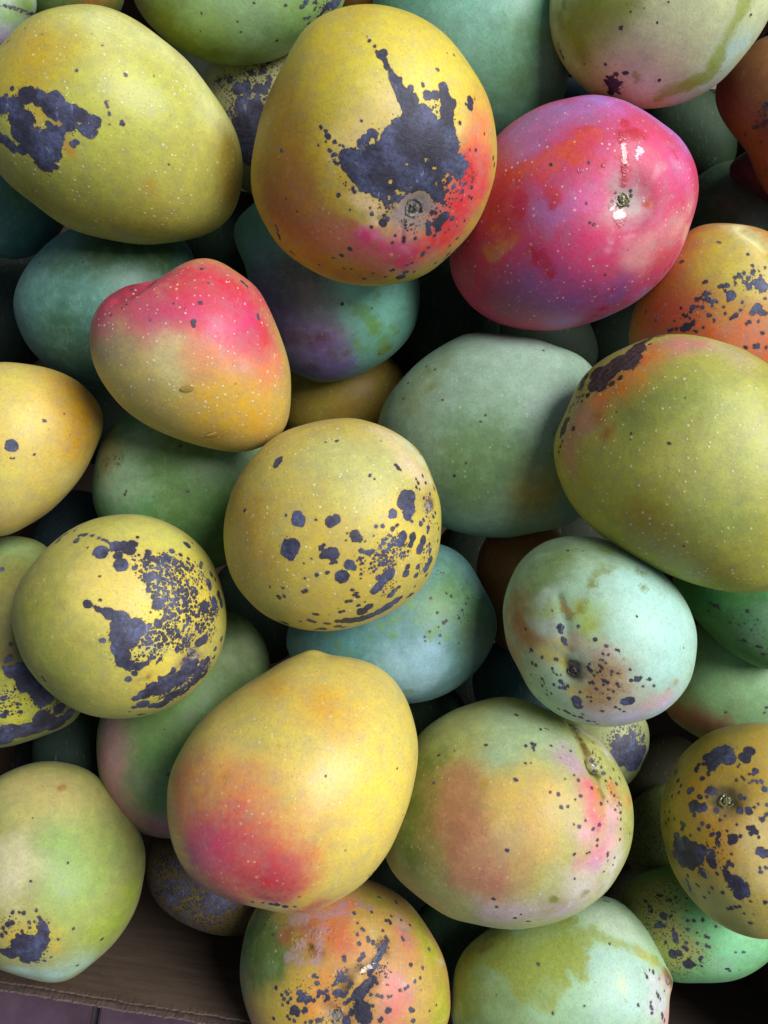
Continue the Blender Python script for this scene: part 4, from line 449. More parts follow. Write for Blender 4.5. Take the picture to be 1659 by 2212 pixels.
def skin_material():
    mt, nt, bs = new_mat('mango_skin')
    T = NT(nt)
    tc = T.n('ShaderNodeTexCoord'); oi = T.n('ShaderNodeObjectInfo')
    ofs = T.n('ShaderNodeVectorMath', operation='SCALE')
    ofs.inputs[0].default_value = (1.0, .73, .41); T.link(T.m('MULTIPLY', oi.outputs['Random'], 3.0), ofs.inputs['Scale'])
    ad = T.n('ShaderNodeVectorMath', operation='ADD')
    T.link(tc.outputs['Object'], ad.inputs[0]); T.link(ofs.outputs[0], ad.inputs[1])
    v = ad.outputs[0]
    skin, under = T.attr('skin', 'Color'), T.attr('under', 'Color')
    dark, rub, wet = T.attr('dark'), T.attr('rub'), T.attr('wet')
    prm = T.n('ShaderNodeSeparateColor'); T.link(T.attr('traits', 'Color'), prm.inputs[0])
    lent, brown, bloom = prm.outputs
    n_lo, n_mid, n_hi, n_fine = T.noise(v, 45, 3, .55), T.noise(v, 170, 4, .6), T.noise(v, 620, 3, .6), T.noise(v, 1900, 2, .6)
    # --- bloom rubbed off
    rv = T.m('ADD', rub, T.m('MULTIPLY', T.m('SUBTRACT', n_mid, .5), 52.0))
    rv = T.m('ADD', rv, T.m('MULTIPLY', T.m('SUBTRACT', n_hi, .5), 26.0))
    rf = T.m('MULTIPLY', T.step(rv, -8.0, 9.0), T.m('MULTIPLY_ADD', T.step(n_lo, .35, .62), .35, .65))
    # --- mottling of the bloom
    hsv = T.n('ShaderNodeHueSaturation')
    T.link(T.m('MULTIPLY_ADD', n_lo, .046, .482), hsv.inputs['Hue'])
    T.link(T.m('MULTIPLY_ADD', n_mid, .5, .76), hsv.inputs['Saturation'])
    T.link(T.m('ADD', T.m('MULTIPLY_ADD', n_hi, .26, .57), T.m('MULTIPLY', n_mid, .6)), hsv.inputs['Value'])
    T.link(skin, hsv.inputs['Color'])
    base = hsv.outputs['Color']
    wax = T.m('MULTIPLY', T.step(n_mid, .46, .66), T.m('MULTIPLY', bloom, .30))
    base = T.mix(wax, base, T.mix(.55, base, (.50, .58, .66)))
    und = T.n('ShaderNodeHueSaturation')
    T.link(T.m('MULTIPLY_ADD', n_hi, .6, .7), und.inputs['Value']); T.link(under, und.inputs['Color'])
    base = T.mix(T.m('MULTIPLY', rf, .92), base, und.outputs['Color'])
    # --- lenticels: pale pores, each with a faint darker ring
    vd, vr, vg = T.voro(v, 360)
    rad_ = T.m('MULTIPLY_ADD', vr, .15, .07)
    dens = T.m('MULTIPLY_ADD', T.step(T.noise(v, 60, 2), .34, .64), 1.1, .2)
    lf = T.m('MULTIPLY', T.step(T.m('SUBTRACT', rad_, vd), -.055, .045), T.m('MULTIPLY', T.m('MULTIPLY', lent, dens), T.step(vg, .05, .35)))
    pale = T.mix(.40, base, (.98, .90, .66))
    base = T.mix(T.m('MULTIPLY', lf, 1.0, clamp=True), base, pale)
    # --- scuffs and russet freckling
    mp = T.n('ShaderNodeMapping'); mp.inputs['Scale'].default_value = (1.0, .22, .6); mp.inputs['Rotation'].default_value = (.4, .7, .9)
    T.link(v, mp.inputs['Vector'])
    sc1 = T.noise(mp.outputs[0], 520, 3, .65)
    base = T.mix(T.m('MULTIPLY', T.step(sc1, .60, .74), .2), base, T.mix(.6, base, (.20, .15, .07)))
    base = T.mix(T.m('MULTIPLY', T.step(T.noise(v, 1150, 2, .5), .63, .72), T.m('MULTIPLY', T.step(n_lo, .46, .66), .22)), base, T.mix(.7, base, (.22, .12, .05)))
    base = T.mix(T.m('MULTIPLY', T.step(sc1, .40, .26), .25), base, T.mix(.5, base, (.62, .64, .52)))
    # --- pinpricks
    pd, pr, pg = T.voro(v, 150)
    pf = T.m('MULTIPLY', T.step(T.m('SUBTRACT', T.m('MULTIPLY', pr, .07), pd), -.02, .02), T.step(pg, .62, .66))
    base = T.mix(T.m('MULTIPLY', pf, .55), base, (.07, .06, .05))
    # --- black spot
    d1, c1, c2 = T.voro(v, 480)
    d2, e1, e2 = T.voro(v, 760)
    dv = T.m('ADD', dark, T.m('MULTIPLY', T.m('SUBTRACT', T.m('SUBTRACT', .62, d1), T.m('MULTIPLY', c1, .2)), 3.0))
    dv = T.m('ADD', dv, T.m('MULTIPLY', T.m('SUBTRACT', n_hi, .5), 4.6))
    sv = T.m('MULTIPLY', T.m('SUBTRACT', T.m('MULTIPLY', T.attr('speck'), T.m('MULTIPLY_ADD', e1, .8, .6)), d2), 7.0)
    dv = T.m('MAXIMUM', dv, sv)
    dv = T.m('ADD', dv, T.m('MULTIPLY', T.m('SUBTRACT', n_fine, .5), 4.4))
    df = T.step(dv, -.6, .8)
    halo = T.m('MULTIPLY', T.step(dv, -3.6, -.4), T.m('MULTIPLY_ADD', n_mid, .5, .05))
    base = T.mix(halo, base, T.mix(1.0, base, (.66, .54, .40), 'MULTIPLY'))
    n_pat = T.noise(v, 75, 3, .6)
    slate = T.mix(T.step(n_pat, .38, .62), (.036, .033, .052), (.104, .118, .222))
    slate = T.mix(T.m('MULTIPLY', T.step(n_mid, .42, .64), .6), slate, (.056, .052, .082))
    slate = T.mix(T.m('MULTIPLY', T.step(n_hi, .52, .36), .5), slate, (.028, .024, .036))
    slate = T.mix(T.m('MULTIPLY', T.step(n_fine, .60, .72), .4), slate, (.22, .23, .31))
    slate = T.mix(T.m('MULTIPLY', T.step(d1, .5, .68), .22), slate, (.034, .028, .044))
    slate = T.mix(T.m('MULTIPLY', T.m('MULTIPLY', T.step(sc1, .60, .70), T.step(n_pat, .48, .58)), .7), slate, (.30, .32, .42))
    rim = T.m('SUBTRACT', 1.0, T.step(dv, .5, 2.2))
    slate = T.mix(T.m('MULTIPLY', rim, .7), slate, (.052, .030, .038))
    brn = T.mix(T.step(n_hi, .36, .64), (.034, .024, .023), (.095, .068, .066))
    base = T.mix(df, base, T.mix(brown, slate, brn))
    # --- wet sap
    wf = T.step(T.m('ADD', wet, T.m('MULTIPLY', T.m('SUBTRACT', n_hi, .5), 16.0)), -1.5, 1.5)
    T.link(base, bs.inputs['Base Color'])
    ro = T.m('ADD', T.attr('polish'), T.m('MULTIPLY', T.m('SUBTRACT', n_mid, .5), .22))
    ro = T.m('SUBTRACT', ro, T.m('MULTIPLY', rf, .06))
    ro = T.m('ADD', ro, T.m('MULTIPLY', df, .10))
    ro = T.m('SUBTRACT', ro, T.m('MULTIPLY', lf, .06))
    nx = T.n('ShaderNodeMix', data_type='FLOAT'); T.link(wf, nx.inputs[0]); T.link(ro, nx.inputs[2]); nx.inputs[3].default_value = .2
    T.link(nx.outputs[0], bs.inputs['Roughness'])
    bs.inputs['Specular IOR Level'].default_value = .42
    T.link(T.m('MULTIPLY', wf, 1.0), bs.inputs['Coat Weight']); bs.inputs['Coat Roughness'].default_value = .06
    T.link(T.m('MULTIPLY', bloom, T.m('MULTIPLY', T.m('SUBTRACT', 1.0, df), .18)), bs.inputs['Sheen Weight'])
    bs.inputs['Sheen Roughness'].default_value = .35
    bs.inputs['Sheen Tint'].default_value = (.80, .88, 1.0, 1)
    hgt = T.m('ADD', T.m('MULTIPLY', n_fine, .10), T.m('MULTIPLY', n_hi, .22))
    hgt = T.m('ADD', hgt, T.m('MULTIPLY', n_mid, .55))
    hgt = T.m('ADD', hgt, T.m('MULTIPLY', lf, .22))
    hgt = T.m('ADD', hgt, T.m('MULTIPLY', df, T.m('MULTIPLY_ADD', n_hi, .55, .0)))
    hgt = T.m('ADD', hgt, T.m('MULTIPLY', wf, T.m('MULTIPLY', n_hi, 2.0)))
    bp = T.n('ShaderNodeBump'); bp.inputs['Strength'].default_value = .5; bp.inputs['Distance'].default_value = .0006
    T.link(hgt, bp.inputs['Height']); T.link(bp.outputs[0], bs.inputs['Normal'])
    return mt

def simple_noise_mat(name, c1, c2, scale, rough, stretch=(1, 1, 1), bump=.3, coat=0.0, dist=.0005, lo=.35, hi=.65):
    mt, nt, bs = new_mat(name)
    T = NT(nt)
    tc = T.n('ShaderNodeTexCoord'); mp = T.n('ShaderNodeMapping'); mp.inputs['Scale'].default_value = stretch
    T.link(tc.outputs['Object'], mp.inputs['Vector'])
    a, b = T.noise(mp.outputs[0], scale, 5, .6), T.noise(mp.outputs[0], scale * 7, 3, .6)
    f = T.m('ADD', T.m('MULTIPLY', a, .65), T.m('MULTIPLY', b, .35))
    T.link(T.mix(T.step(f, lo, hi), c1, c2), bs.inputs['Base Color'])
    bs.inputs['Roughness'].default_value = rough
    bs.inputs['Coat Weight'].default_value = coat; bs.inputs['Coat Roughness'].default_value = .08
    bp = T.n('ShaderNodeBump'); bp.inputs['Strength'].default_value = bump; bp.inputs['Distance'].default_value = dist
    T.link(f, bp.inputs['Height']); T.link(bp.outputs[0], bs.inputs['Normal'])
    return mt

SKIN = skin_material()
SCAR = simple_noise_mat('stem_bark', (.035, .026, .018), (.36, .33, .28), 420, .6, bump=.8, lo=.40, hi=.62)
SCAR_DARK = simple_noise_mat('dark_stem', (.012, .009, .007), (.10, .075, .045), 420, .45, bump=.8, lo=.42, hi=.66)
SCAR_GREEN = simple_noise_mat('green_stem', (.030, .026, .012), (.24, .22, .06), 380, .25, bump=.6, coat=.9)
SAP = simple_noise_mat('amber_sap', (.38, .24, .05), (.46, .30, .07), 200, .12, bump=.1, coat=1.0)
CARD = simple_noise_mat('carton_board', (.092, .060, .040), (.135, .092, .062), 40, .8, stretch=(1, 1, 6), bump=.25)
CARD_EDGE = simple_noise_mat('carton_edge', (.10, .066, .052), (.175, .12, .098), 260, .85, bump=.5)
FLUTE = simple_noise_mat('carton_flute', (.06, .04, .028), (.10, .068, .046), 260, .85, bump=.4)
TILE = simple_noise_mat('floor_tile', (.075, .040, .055), (.15, .09, .12), 9, .45, bump=.1, lo=.3, hi=.7)
GROUT = simple_noise_mat('grout', (.07, .05, .05), (.11, .085, .085), 60, .9)
PAPER = simple_noise_mat('paper', (.60, .47, .55), (.70, .57, .64), 60, .8)

# ------------------------------------------------------------------ building the fruit
def lumps(p, rng, wl, n=6):
    k = rng.normal(size=(n, 3)); k /= np.linalg.norm(k, axis=1)[:, None]
    k *= (2 * np.pi / wl) * rng.uniform(.7, 1.4, (n, 1))
    return np.sin(p @ k.T + rng.uniform(0, 6.28, n)).mean(1) * 1.6

def mesh_from(name, verts, quads, tris, mats):
    me = bpy.data.meshes.new(name)
    nq, ntri = len(quads), len(tris)
    me.vertices.add(len(verts)); me.vertices.foreach_set('co', np.ascontiguousarray(verts, np.float32).ravel())
    loops = np.concatenate([np.asarray(quads, np.int32).ravel(), np.asarray(tris, np.int32).ravel()])
    me.loops.add(len(loops)); me.loops.foreach_set('vertex_index', loops)
    me.polygons.add(nq + ntri)
    me.polygons.foreach_set('loop_start', np.concatenate([np.arange(nq) * 4, nq * 4 + np.arange(ntri) * 3]).astype(np.int32))
    me.update(calc_edges=True)
    me.polygons.foreach_set('use_smooth', np.ones(nq + ntri, bool))
    for mt in mats: me.materials.append(mt)
    me.validate()
    return me

def build(m, seed):
    m['t'] = DEPTH.get(m['key'], m['t'])
    frame_of(m)
    rng = np.random.default_rng(seed)
    px = m['t'] / F                                  # size of one frame unit at this depth
    Rpx = m['Rm'] / px
    step = 4.6 / m['res']
    nph = int(max(64, 2 * np.pi * Rpx / step)); nph -= nph % 2
    nf = int(max(20, 1.75 * Rpx / step)); nb = max(8, nf // 6)
    th = np.concatenate([np.linspace(0, 1.85, nf + 1)[1:], np.linspace(1.85, np.pi, nb + 1)[1:-1]])
    ph = np.arange(nph) / nph * 2 * np.pi - np.pi
    rho = np.sin(th)[:, None]
    kk = np.arange(len(m['ft']))
    N = m['N']
    # the outline relaxes into a smooth cap towards the pole
    R = np.zeros((len(th), nph))
    for k in range(0, 22):
        e = 0 if k in (0, 2) else (1 if k == 1 else k - 2)
        a = m['ft'][k] / N * (1 if k == 0 else 2)
        R += (np.clip(rho, 0, 1) ** e) * np.real(a * np.exp(1j * k * (ph + np.pi)))[None]
    A, B = rho * R * np.cos(ph)[None], rho * R * np.sin(ph)[None]
    W = np.cos(th)[:, None] * m['depth'] + 0 * A
    L = np.stack([A, B, W], -1).reshape(-1, 3)
    L = np.concatenate([L, [[0, 0, m['depth']], [0, 0, -m['depth']]]])
    L *= (1 + .006 * lumps(L, rng, .05) + .0025 * lumps(L, rng, .02))[:, None]
    basis = np.stack([m['u'], m['v'], m['w']])
    X = L @ basis                                     # relative to the centre, world axes
    nv = len(X)
    def nor_dir(P):                                   # outward direction
        q = P @ basis.T
        q = q / np.array([m['Rm'] ** 2, m['Rm'] ** 2, m['depth'] ** 2])
        q = q / np.linalg.norm(q, axis=1)[:, None]
        return q @ basis
    def project():
        Pw = X + m['C'] - CAMP
        s_ = -1.0 / Pw[:, 2]
        return Pw[:, 0] * s_ * F + 829.5, -Pw[:, 1] * s_ * F + 1106.0
    def anchors(pts):
        sx, sy = project()
        front = ((CAMP - (X + m['C'])) * nor_dir(X)).sum(1) > 0
        idx = np.nonzero(front)[0]
        out = []
        for p in pts:
            dd = (sx[idx] - p[0]) ** 2 + (sy[idx] - p[1]) ** 2
            i4 = np.argpartition(dd, 4)[:4]
            w4 = 1 / (dd[i4] + .3)
            out.append((X[idx[i4]] * w4[:, None]).sum(0) / w4.sum())
        return np.array(out)
    def chain(pts):
        out = []
        for a, b in zip(pts[:-1], pts[1:]):
            ln = math.hypot(a[0] - b[0], a[1] - b[1])
            n = max(1, int(ln / max(2.0, .4 * min(a[2], b[2]))))
            for i in range(n):
                f = i / n
                out.append(tuple(a[j] + (b[j] - a[j]) * f for j in range(3)))
        return out + [pts[-1]]
    # hollows and swellings first; every stalk sits in a small pit
    pits = [('g', [(p[0], p[1], p[2] * 1.6)], p[2] * .38) for o_ in m['ops'] if o_[0] == 'stem' for p in o_[1]]
    for op in m['ops'] + pits:
        if op[0] in 'gl' or op[0] == 'gl':
            pts = chain(op[1]) if op[0] == 'gl' else op[1]
            an = anchors(pts)
            fall = np.zeros(nv)
            for a, p in zip(an, pts):
                dd = ((X - a) ** 2).sum(1) / (p[2] * px) ** 2
                fall = np.maximum(fall, np.exp(-dd))
            X = X - nor_dir(X) * (fall * op[2] * px)[:, None]
    warp = np.stack([lumps(X, rng, .026) for _ in range(3)], 1) * .0030 + np.stack([lumps(X, rng, .009) for _ in range(3)], 1) * .0013
    Xw = X + warp
    mott = .05 * lumps(X, rng, .014) + .08 * lumps(X, rng, .006) + .09 * lumps(X, rng, .003)
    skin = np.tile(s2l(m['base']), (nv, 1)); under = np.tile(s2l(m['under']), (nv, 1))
    dark = np.full(nv, -60.0); rub = np.full(nv, -60.0); speck = np.zeros(nv); big = np.full(nv, -60.0); wet = np.full(nv, -60.0); hole = np.full(nv, 60.0)
    stems = []
    for op in m['ops']:
        k = op[0]
        if k in ('c', 'u'):
            an = anchors(op[2]); f = np.zeros(nv)
            for a, p in zip(an, op[2]):
                f = 1 - (1 - f) * (1 - np.exp(-(((Xw - a) ** 2).sum(1) / (1.15 * p[2] * px) ** 2)))
            f = np.clip(f + mott * 4 * f * (1 - f), 0, 1)
            f = np.clip(f * min(op[3], 1.0) if op[3] <= 1 else f * op[3], 0, 1)[:, None]
            col = s2l(op[1])
            if k == 'c': skin = skin * (1 - f) + col * f
            else: under = under * (1 - f) + col * f
        elif k in ('d', 'dl', 'sp', 'h', 'r', 'rl', 'w', 'wl'):
            src = op[1]
            pts = chain(src) if k in ('dl', 'rl', 'wl') else src
            an = anchors(pts)
            fld = np.full(nv, -60.0)
            for a, p in zip(an, pts):
                q = np.sqrt(((X - a) ** 2).sum(1)) / px
                if k == 'sp':
                    speck = np.maximum(speck, max(.1, .52 + .125 * op[2]) * np.clip(1.7 - 1.1 * q / p[2], 0, 1))
                    continue
                elif k == 'd': v_ = p[2] * (1.12 if p[2] > 8 else 1.0) + (1.0 if p[2] < 3.5 else .2) - q
                else: v_ = p[2] - q
                fld = np.maximum(fld, v_)
            if k == 'd':
                for a, p in zip(an, pts):
                    if p[2] > 14: big = np.maximum(big, p[2] - np.sqrt(((X - a) ** 2).sum(1)) / px)
            if k in ('d', 'dl', 'sp'): dark = np.maximum(dark, fld)
            elif k == 'h': hole = np.minimum(hole, -fld)
            elif k in ('r', 'rl'): rub = np.maximum(rub, fld)
            else: wet = np.maximum(wet, fld)
        elif k == 'stem': stems.append(op)
    speck = np.maximum(speck, .56 * np.exp(np.minimum(big, 0) / 6.5))
    dark = np.minimum(dark, hole); speck = np.where(hole < -2, speck * .5, speck)
    # faces
    nr = len(th)
    i = np.arange(nr - 1)[:, None]; j = np.arange(nph)[None]; j2 = (j + 1) % nph
    quads = np.stack([i * nph + j, (i + 1) * nph + j, (i + 1) * nph + j2, i * nph + j2], -1).reshape(-1, 4)
    jj = np.arange(nph); jn = (jj + 1) % nph
    top = np.stack([np.full(nph, nv - 2), jj, jn], -1)
    bot = np.stack([np.full(nph, nv - 1), (nr - 1) * nph + jn, (nr - 1) * nph + jj], -1)
    me = mesh_from('mango', X, quads, np.concatenate([top, bot]), [SKIN])
    def putc(name, arr):
        at = me.attributes.new(name, 'FLOAT_COLOR', 'POINT')
        at.data.foreach_set('color', np.concatenate([arr, np.ones((nv, 1))], 1).astype(np.float32).ravel())
    def putf(name, arr):
        at = me.attributes.new(name, 'FLOAT', 'POINT')
        at.data.foreach_set('value', np.asarray(arr, np.float32))
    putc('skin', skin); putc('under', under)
    putf('dark', dark); putf('speck', speck); putf('rub', rub); putf('wet', wet); putf('polish', np.full(nv, m['rough']))
    putc('traits', np.tile([m['lent'], m['brown'], m['bloom']], (nv, 1)))
    if stems or m['key'] == 'A7':                    # fruit whose stalk or sap shows: skin and those as parts
        ob = bpy.data.objects.new('mango', None)
        ob.empty_display_size = .02
        sk = bpy.data.objects.new('skin', me)
        C.objects.link(ob); C.objects.link(sk)
        me.name = 'skin'; sk.parent = ob
    else:
        ob = bpy.data.objects.new('mango', me)
        C.objects.link(ob)
    ob.location = m['C']
    ob['label'] = m['label']; ob['category'] = 'mango'; ob['group'] = 'mangoes heaped in the cardboard carton'
    for op in stems:
        a = anchors(op[1])[0]
        dd = ((X - a) ** 2).sum(1)
        near = np.argsort(dd)[:1]
        # local normal from the neighbourhood
        nb_ = X[np.nonzero(dd < (op[1][0][2] * px * 1.2) ** 2)[0]]
        nn = nor_dir(a[None])[0]
        if len(nb_) > 8:
            ev = np.linalg.svd(nb_ - nb_.mean(0), full_matrices=False)[2][2]
            nn = ev if ev @ nn > 0 else -ev
        build_stem(ob, a, nn, op[1][0][2] * px, op[2], rng)
    return ob, X, nor_dir, anchors, px

def build_stem(parent, a, nn, rr, style, rng):
    """a ring of corky scar round the broken stalk"""
    prof = [(1.15, -.10), (1.02, .06), (.84, .20), (.70, .16), (.60, -.04), (.52, .10), (.44, .20), (.26, .24), (.10, .20)]
    n = 40
    verts = []
    ph = np.arange(n) / n * 2 * np.pi
    wob = 1 + .05 * np.sin(2 * ph + rng.uniform(0, 6)) + .045 * np.sin(3 * ph + rng.uniform(0, 6)) + .03 * np.sin(7 * ph + rng.uniform(0, 6))
    for r_, z_ in prof:
        jit = rng.normal(0, .03, n)
        zz = z_ + rng.normal(0, .045, n)
        verts.append(np.stack([(r_ * wob + jit) * np.cos(ph), (r_ * wob + jit) * np.sin(ph), zz], 1))
    V = np.concatenate(verts + [np.array([[0, 0, .2]])]) * rr
    w_ = unit(nn); u_ = unit(np.cross([.3, 1, .1], w_)); v_ = np.cross(w_, u_)
    V[:, 2] += V[:, 0] * rng.normal(0, .10) + V[:, 1] * rng.normal(0, .10) + rr * .06 * lumps(V / rr, rng, .9)
    V[:, 0] *= rng.uniform(.88, 1.08)
    V = V @ np.stack([u_, v_, w_]) + a
    k = len(prof)
    i = np.arange(k - 1)[:, None]; j = np.arange(n)[None]; j2 = (j + 1) % n
    quads = np.stack([i * n + j, i * n + j2, (i + 1) * n + j2, (i + 1) * n + j], -1).reshape(-1, 4)
    jj = np.arange(n)
    tri = np.stack([np.full(n, k * n), (k - 1) * n + jj, (k - 1) * n + (jj + 1) % n], -1)
    me = mesh_from('stem_scar', V, quads, tri, [dict(green=SCAR_GREEN, dark=SCAR_DARK).get(style, SCAR)])
    ob = bpy.data.objects.new('stem_scar', me)
    C.objects.link(ob); ob.parent = parent
    return ob

def sap_drop(parent, a, nn, along, rx, ry, hz):
    w_ = unit(nn); u_ = unit(along - w_ * (along @ w_)); v_ = np.cross(w_, u_)
    n, k = 24, 9
    vs_ = []
    for i in range(k):
        t = i / (k - 1) * math.pi * .5
        for j in range(n):
            p = j / n * 2 * math.pi
            fat = 1 + .18 * math.cos(p)
            vs_.append((rx * math.cos(t) * math.cos(p) * 1.0, ry * math.cos(t) * math.sin(p) * fat, hz * math.sin(t) - hz * .3 * (i == 0)))
    V = np.array(vs_) @ np.stack([u_, v_, w_]) + a
    i = np.arange(k - 1)[:, None]; j = np.arange(n)[None]; j2 = (j + 1) % n
    quads = np.stack([i * n + j, i * n + j2, (i + 1) * n + j2, (i + 1) * n + j], -1).reshape(-1, 4)
    me = mesh_from('sap_drop', V, quads, np.zeros((0, 3), int), [SAP])
    ob = bpy.data.objects.new('sap_drop', me)
    C.objects.link(ob); ob.parent = parent
    return ob

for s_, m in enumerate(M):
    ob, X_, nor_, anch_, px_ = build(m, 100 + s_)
    if m['key'] == 'A7':
        p = fr('01', [(1098, 832, 38), (1265, 1100, 52)])
        a = anch_(p); nn = nor_(a)
        sap_drop(ob, a[0], nn[0], np.array([1.0, .12, 0]), 40 * .36765 * px_, 22 * .36765 * px_, 8 * .36765 * px_)
        sap_drop(ob, a[1], nn[1], np.array([1.0, -.15, 0]), 52 * .36765 * px_, 20 * .36765 * px_, 4 * .36765 * px_)

# ------------------------------------------------------------------ the carton and the floor
def P3(x, y, t): return CAMP + ray(x, y) * t
def thing(name, label, cat, loc, group=None):
    o = bpy.data.objects.new(name, None); C.objects.link(o)
    o.location = loc; o['label'] = label; o['category'] = cat
    if group: o['group'] = group
    return o
def bm_obj(name, bm, mt, parent=None, smooth=False):
    me = bpy.data.meshes.new(name)
    bmesh.ops.recalc_face_normals(bm, faces=bm.faces[:])
    bm.to_mesh(me); bm.free()
    me.materials.append(mt)
    if smooth: me.polygons.foreach_set('use_smooth', np.ones(len(me.polygons), bool))
    o = bpy.data.objects.new(name, me); C.objects.link(o)
    if parent is not None: o.parent = parent
    return o

RIM_T, FLOOR_T = .43, .63
rim_z, base_z = CAM_H - RIM_T, CAM_H - FLOOR_T
rimpx = [(-215, 2084), (0, 2118), (270, 2163), (535, 2205), (745, 2278), (1000, 2345), (1250, 2400), (1500, 2440), (1890, 2470)]
rim = [P3(x, y, RIM_T)[:2] for x, y in rimpx]
# dense smooth polyline
rim_s = []
for a, b in zip(rim[:-1], rim[1:]):
    n = max(2, int(np.linalg.norm(b - a) / .0011))
    rim_s += [a + (b - a) * i / n for i in range(n)]
rim_s = np.array(rim_s + [rim[-1]])
kern = np.ones(25) / 25
pad = np.concatenate([np.repeat(rim_s[:1], 12, 0), rim_s, np.repeat(rim_s[-1:], 12, 0)])
rim_s = np.stack([np.convolve(pad[:, i], kern, 'valid') for i in (0, 1)], 1)
tan = np.gradient(rim_s, axis=0); tan /= np.linalg.norm(tan, axis=1)[:, None]
outn = np.stack([tan[:, 1], -tan[:, 0]], 1)          # away from the fruit
rng = np.random.default_rng(5)
box = thing('cardboard_carton', 'open brown corrugated cardboard carton holding the heap of mangoes', 'cardboard box', (0, 0, base_z))

def liner(name, off, th, mat, jag, seed):
    """one sheet of the board, with a rough torn top edge"""
    rg = np.random.default_rng(seed)
    bm = bmesh.new()
    n = len(rim_s)
    zt = rim_z + rg.normal(0, jag * .5, n) + np.convolve(rg.normal(0, jag * 1.5, n + 8), np.ones(9) / 9, 'valid')
    e = rg.normal(0, jag * .35, n)
    rows = []
    for i in range(n):
        p0 = rim_s[i] + outn[i] * (off + e[i] * .6); p1 = rim_s[i] + outn[i] * (off + th + e[i] * .6)
        b0 = rim_s[i] + outn[i] * off; b1 = rim_s[i] + outn[i] * (off + th)
        col = [bm.verts.new((*b0, base_z - .001)), bm.verts.new((*b0, rim_z - .006)), bm.verts.new((*p0, zt[i])), bm.verts.new((*p1, zt[i] - jag * .3)), bm.verts.new((*b1, rim_z - .006)), bm.verts.new((*b1, base_z - .001))]
        rows.append(col)
    for a, b in zip(rows[:-1], rows[1:]):
        for k in range(6):
            bm.faces.new((a[k], a[(k + 1) % 6], b[(k + 1) % 6], b[k]))
    for col in (rows[0], rows[-1]): bm.faces.new(col)
    for v in bm.verts: v.co.z -= base_z
    return bm_obj(name, bm, mat, box)
liner('inner_liner', 0.0, .0009, CARD, .00045, 1)
liner('outer_liner', .0042, .0009, CARD_EDGE, .00045, 2)
# the wavy sheet between the two liners
bm = bmesh.new()
prev = None
zz = rim_z - .0065
sl = np.concatenate([[0], np.cumsum(np.linalg.norm(np.diff(rim_s, axis=0), axis=1))])
for s_ in np.arange(0, sl[-1], .0006):
    q = np.array([np.interp(s_, sl, rim_s[:, i]) for i in (0, 1)]); o_ = np.array([np.interp(s_, sl, outn[:, i]) for i in (0, 1)])
    w_ = .00255 + .00135 * math.sin(s_ / 0.0042 * 2 * math.pi)
    g0, g1 = q + o_ * (w_ - .0002), q + o_ * (w_ + .0002)
    jz = rng.normal(0, .00025)
    col = [bm.verts.new((*g0, zz + jz - base_z)), bm.verts.new((*g1, zz + jz - base_z)), bm.verts.new((*g1, zz - .05 - base_z)), bm.verts.new((*g0, zz - .05 - base_z))]
    if prev:
        for k in range(4): bm.faces.new((prev[k], prev[(k + 1) % 4], col[(k + 1) % 4], col[k]))
    prev = col
bm_obj('flute', bm, FLUTE, box, True)

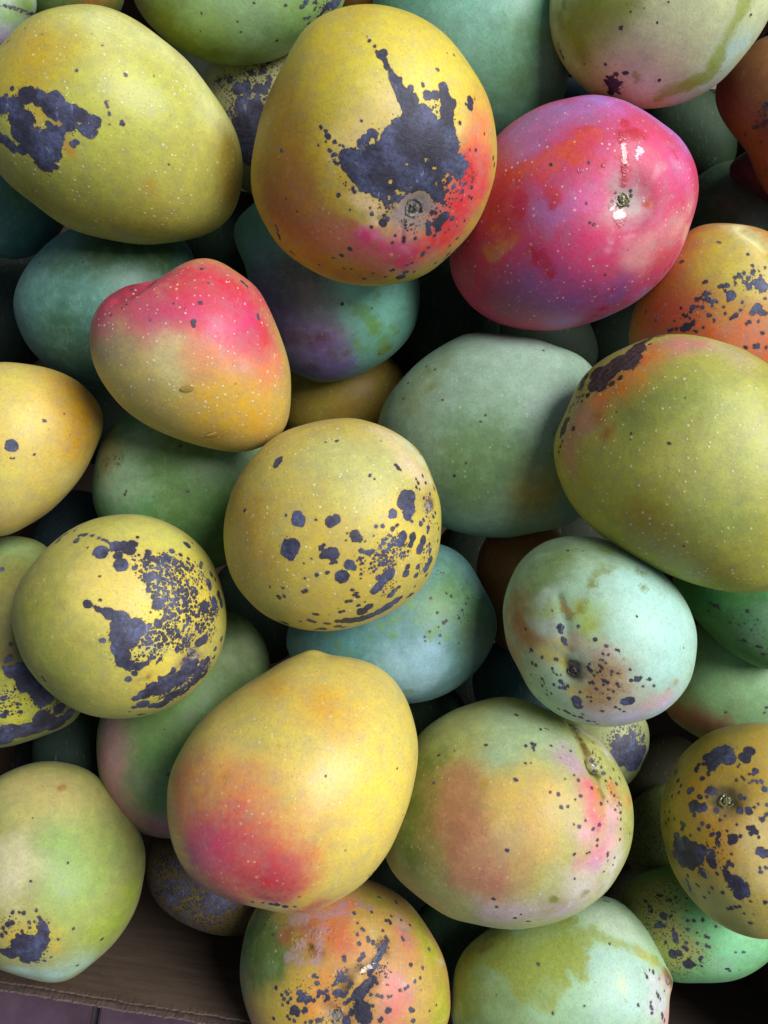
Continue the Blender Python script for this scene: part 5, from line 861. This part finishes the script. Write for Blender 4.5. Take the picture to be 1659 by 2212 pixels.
def wall(name, a, b, z0, z1, th):
    a, b = np.array(a), np.array(b)
    t = unit(b - a); o_ = np.array([t[1], -t[0]])
    bm = bmesh.new()
    q = [a, b, b + o_ * th, a + o_ * th]
    lo = [bm.verts.new((*p, z0 - base_z)) for p in q]; hi = [bm.verts.new((*p, z1 - base_z)) for p in q]
    bm.faces.new(lo); bm.faces.new(hi)
    for k in range(4): bm.faces.new((lo[k], lo[(k + 1) % 4], hi[(k + 1) % 4], hi[k]))
    bmesh.ops.bevel(bm, geom=bm.edges[:], offset=.0006, segments=2, affect='EDGES')
    return bm_obj(name, bm, CARD, box)
fl, frr = rim_s[0], rim_s[-1]
bl, br = np.array([fl[0] - .006, .297]), np.array([frr[0] + .006, .302])
wall('side_panel', bl, fl - (bl - fl) * .012, base_z - .001, rim_z - .004, .0048)
wall('side_panel', frr - (br - frr) * .012, br, base_z - .001, rim_z - .004, .0048)
wall('end_panel', br + np.array([.004, .003]), bl + np.array([-.004, .003]), base_z - .001, rim_z - .004, .0048)
bm = bmesh.new()
q = [fl, *[rim_s[i] for i in range(20, len(rim_s) - 20, 40)], frr, br, bl]
q = [p + (np.array([.02, .05]) + 0 * p - p) * .002 for p in q]
lo = [bm.verts.new((*p, -.006)) for p in q]; hi = [bm.verts.new((*p, -.002)) for p in q]
bm.faces.new(lo); bm.faces.new(hi)
for k in range(len(q)): bm.faces.new((lo[k], lo[(k + 1) % len(q)], hi[(k + 1) % len(q)], hi[k]))
bm_obj('bottom_panel', bm, CARD, box)

# tiled floor under the carton
gz = base_z - .03
bm = bmesh.new()
bmesh.ops.create_grid(bm, x_segments=2, y_segments=2, size=2.2)
fo = bm_obj('floor', bm, GROUT)
fo.location = (0, 0, gz - .006); fo['kind'] = 'structure'
tm = None
TS = .30
jx = P3(207, 2185, CAM_H - gz)
ang = rad(-9)
ca, sa = math.cos(ang), math.sin(ang)
for ix in range(-5, 5):
    for iy in range(-5, 5):
        if tm is None:
            bm = bmesh.new()
            bmesh.ops.create_cube(bm, size=1.0)
            for v in bm.verts: v.co = Vector((v.co.x * (TS - .006), v.co.y * (TS - .006), v.co.z * .008 - .002))
            bmesh.ops.bevel(bm, geom=[e for e in bm.edges if all(v.co.z > 0 for v in e.verts)], offset=.0015, segments=2, affect='EDGES')
            to = bm_obj('floor_tile', bm, TILE, fo); tm = to
        else:
            to = tm.copy(); C.objects.link(to)
        cx_, cy_ = (ix + .5) * TS, (iy + .62) * TS
        to.location = (jx[0] + cx_ * ca - cy_ * sa, jx[1] + cx_ * sa + cy_ * ca, .0065)
        to.rotation_euler = (0, 0, ang)
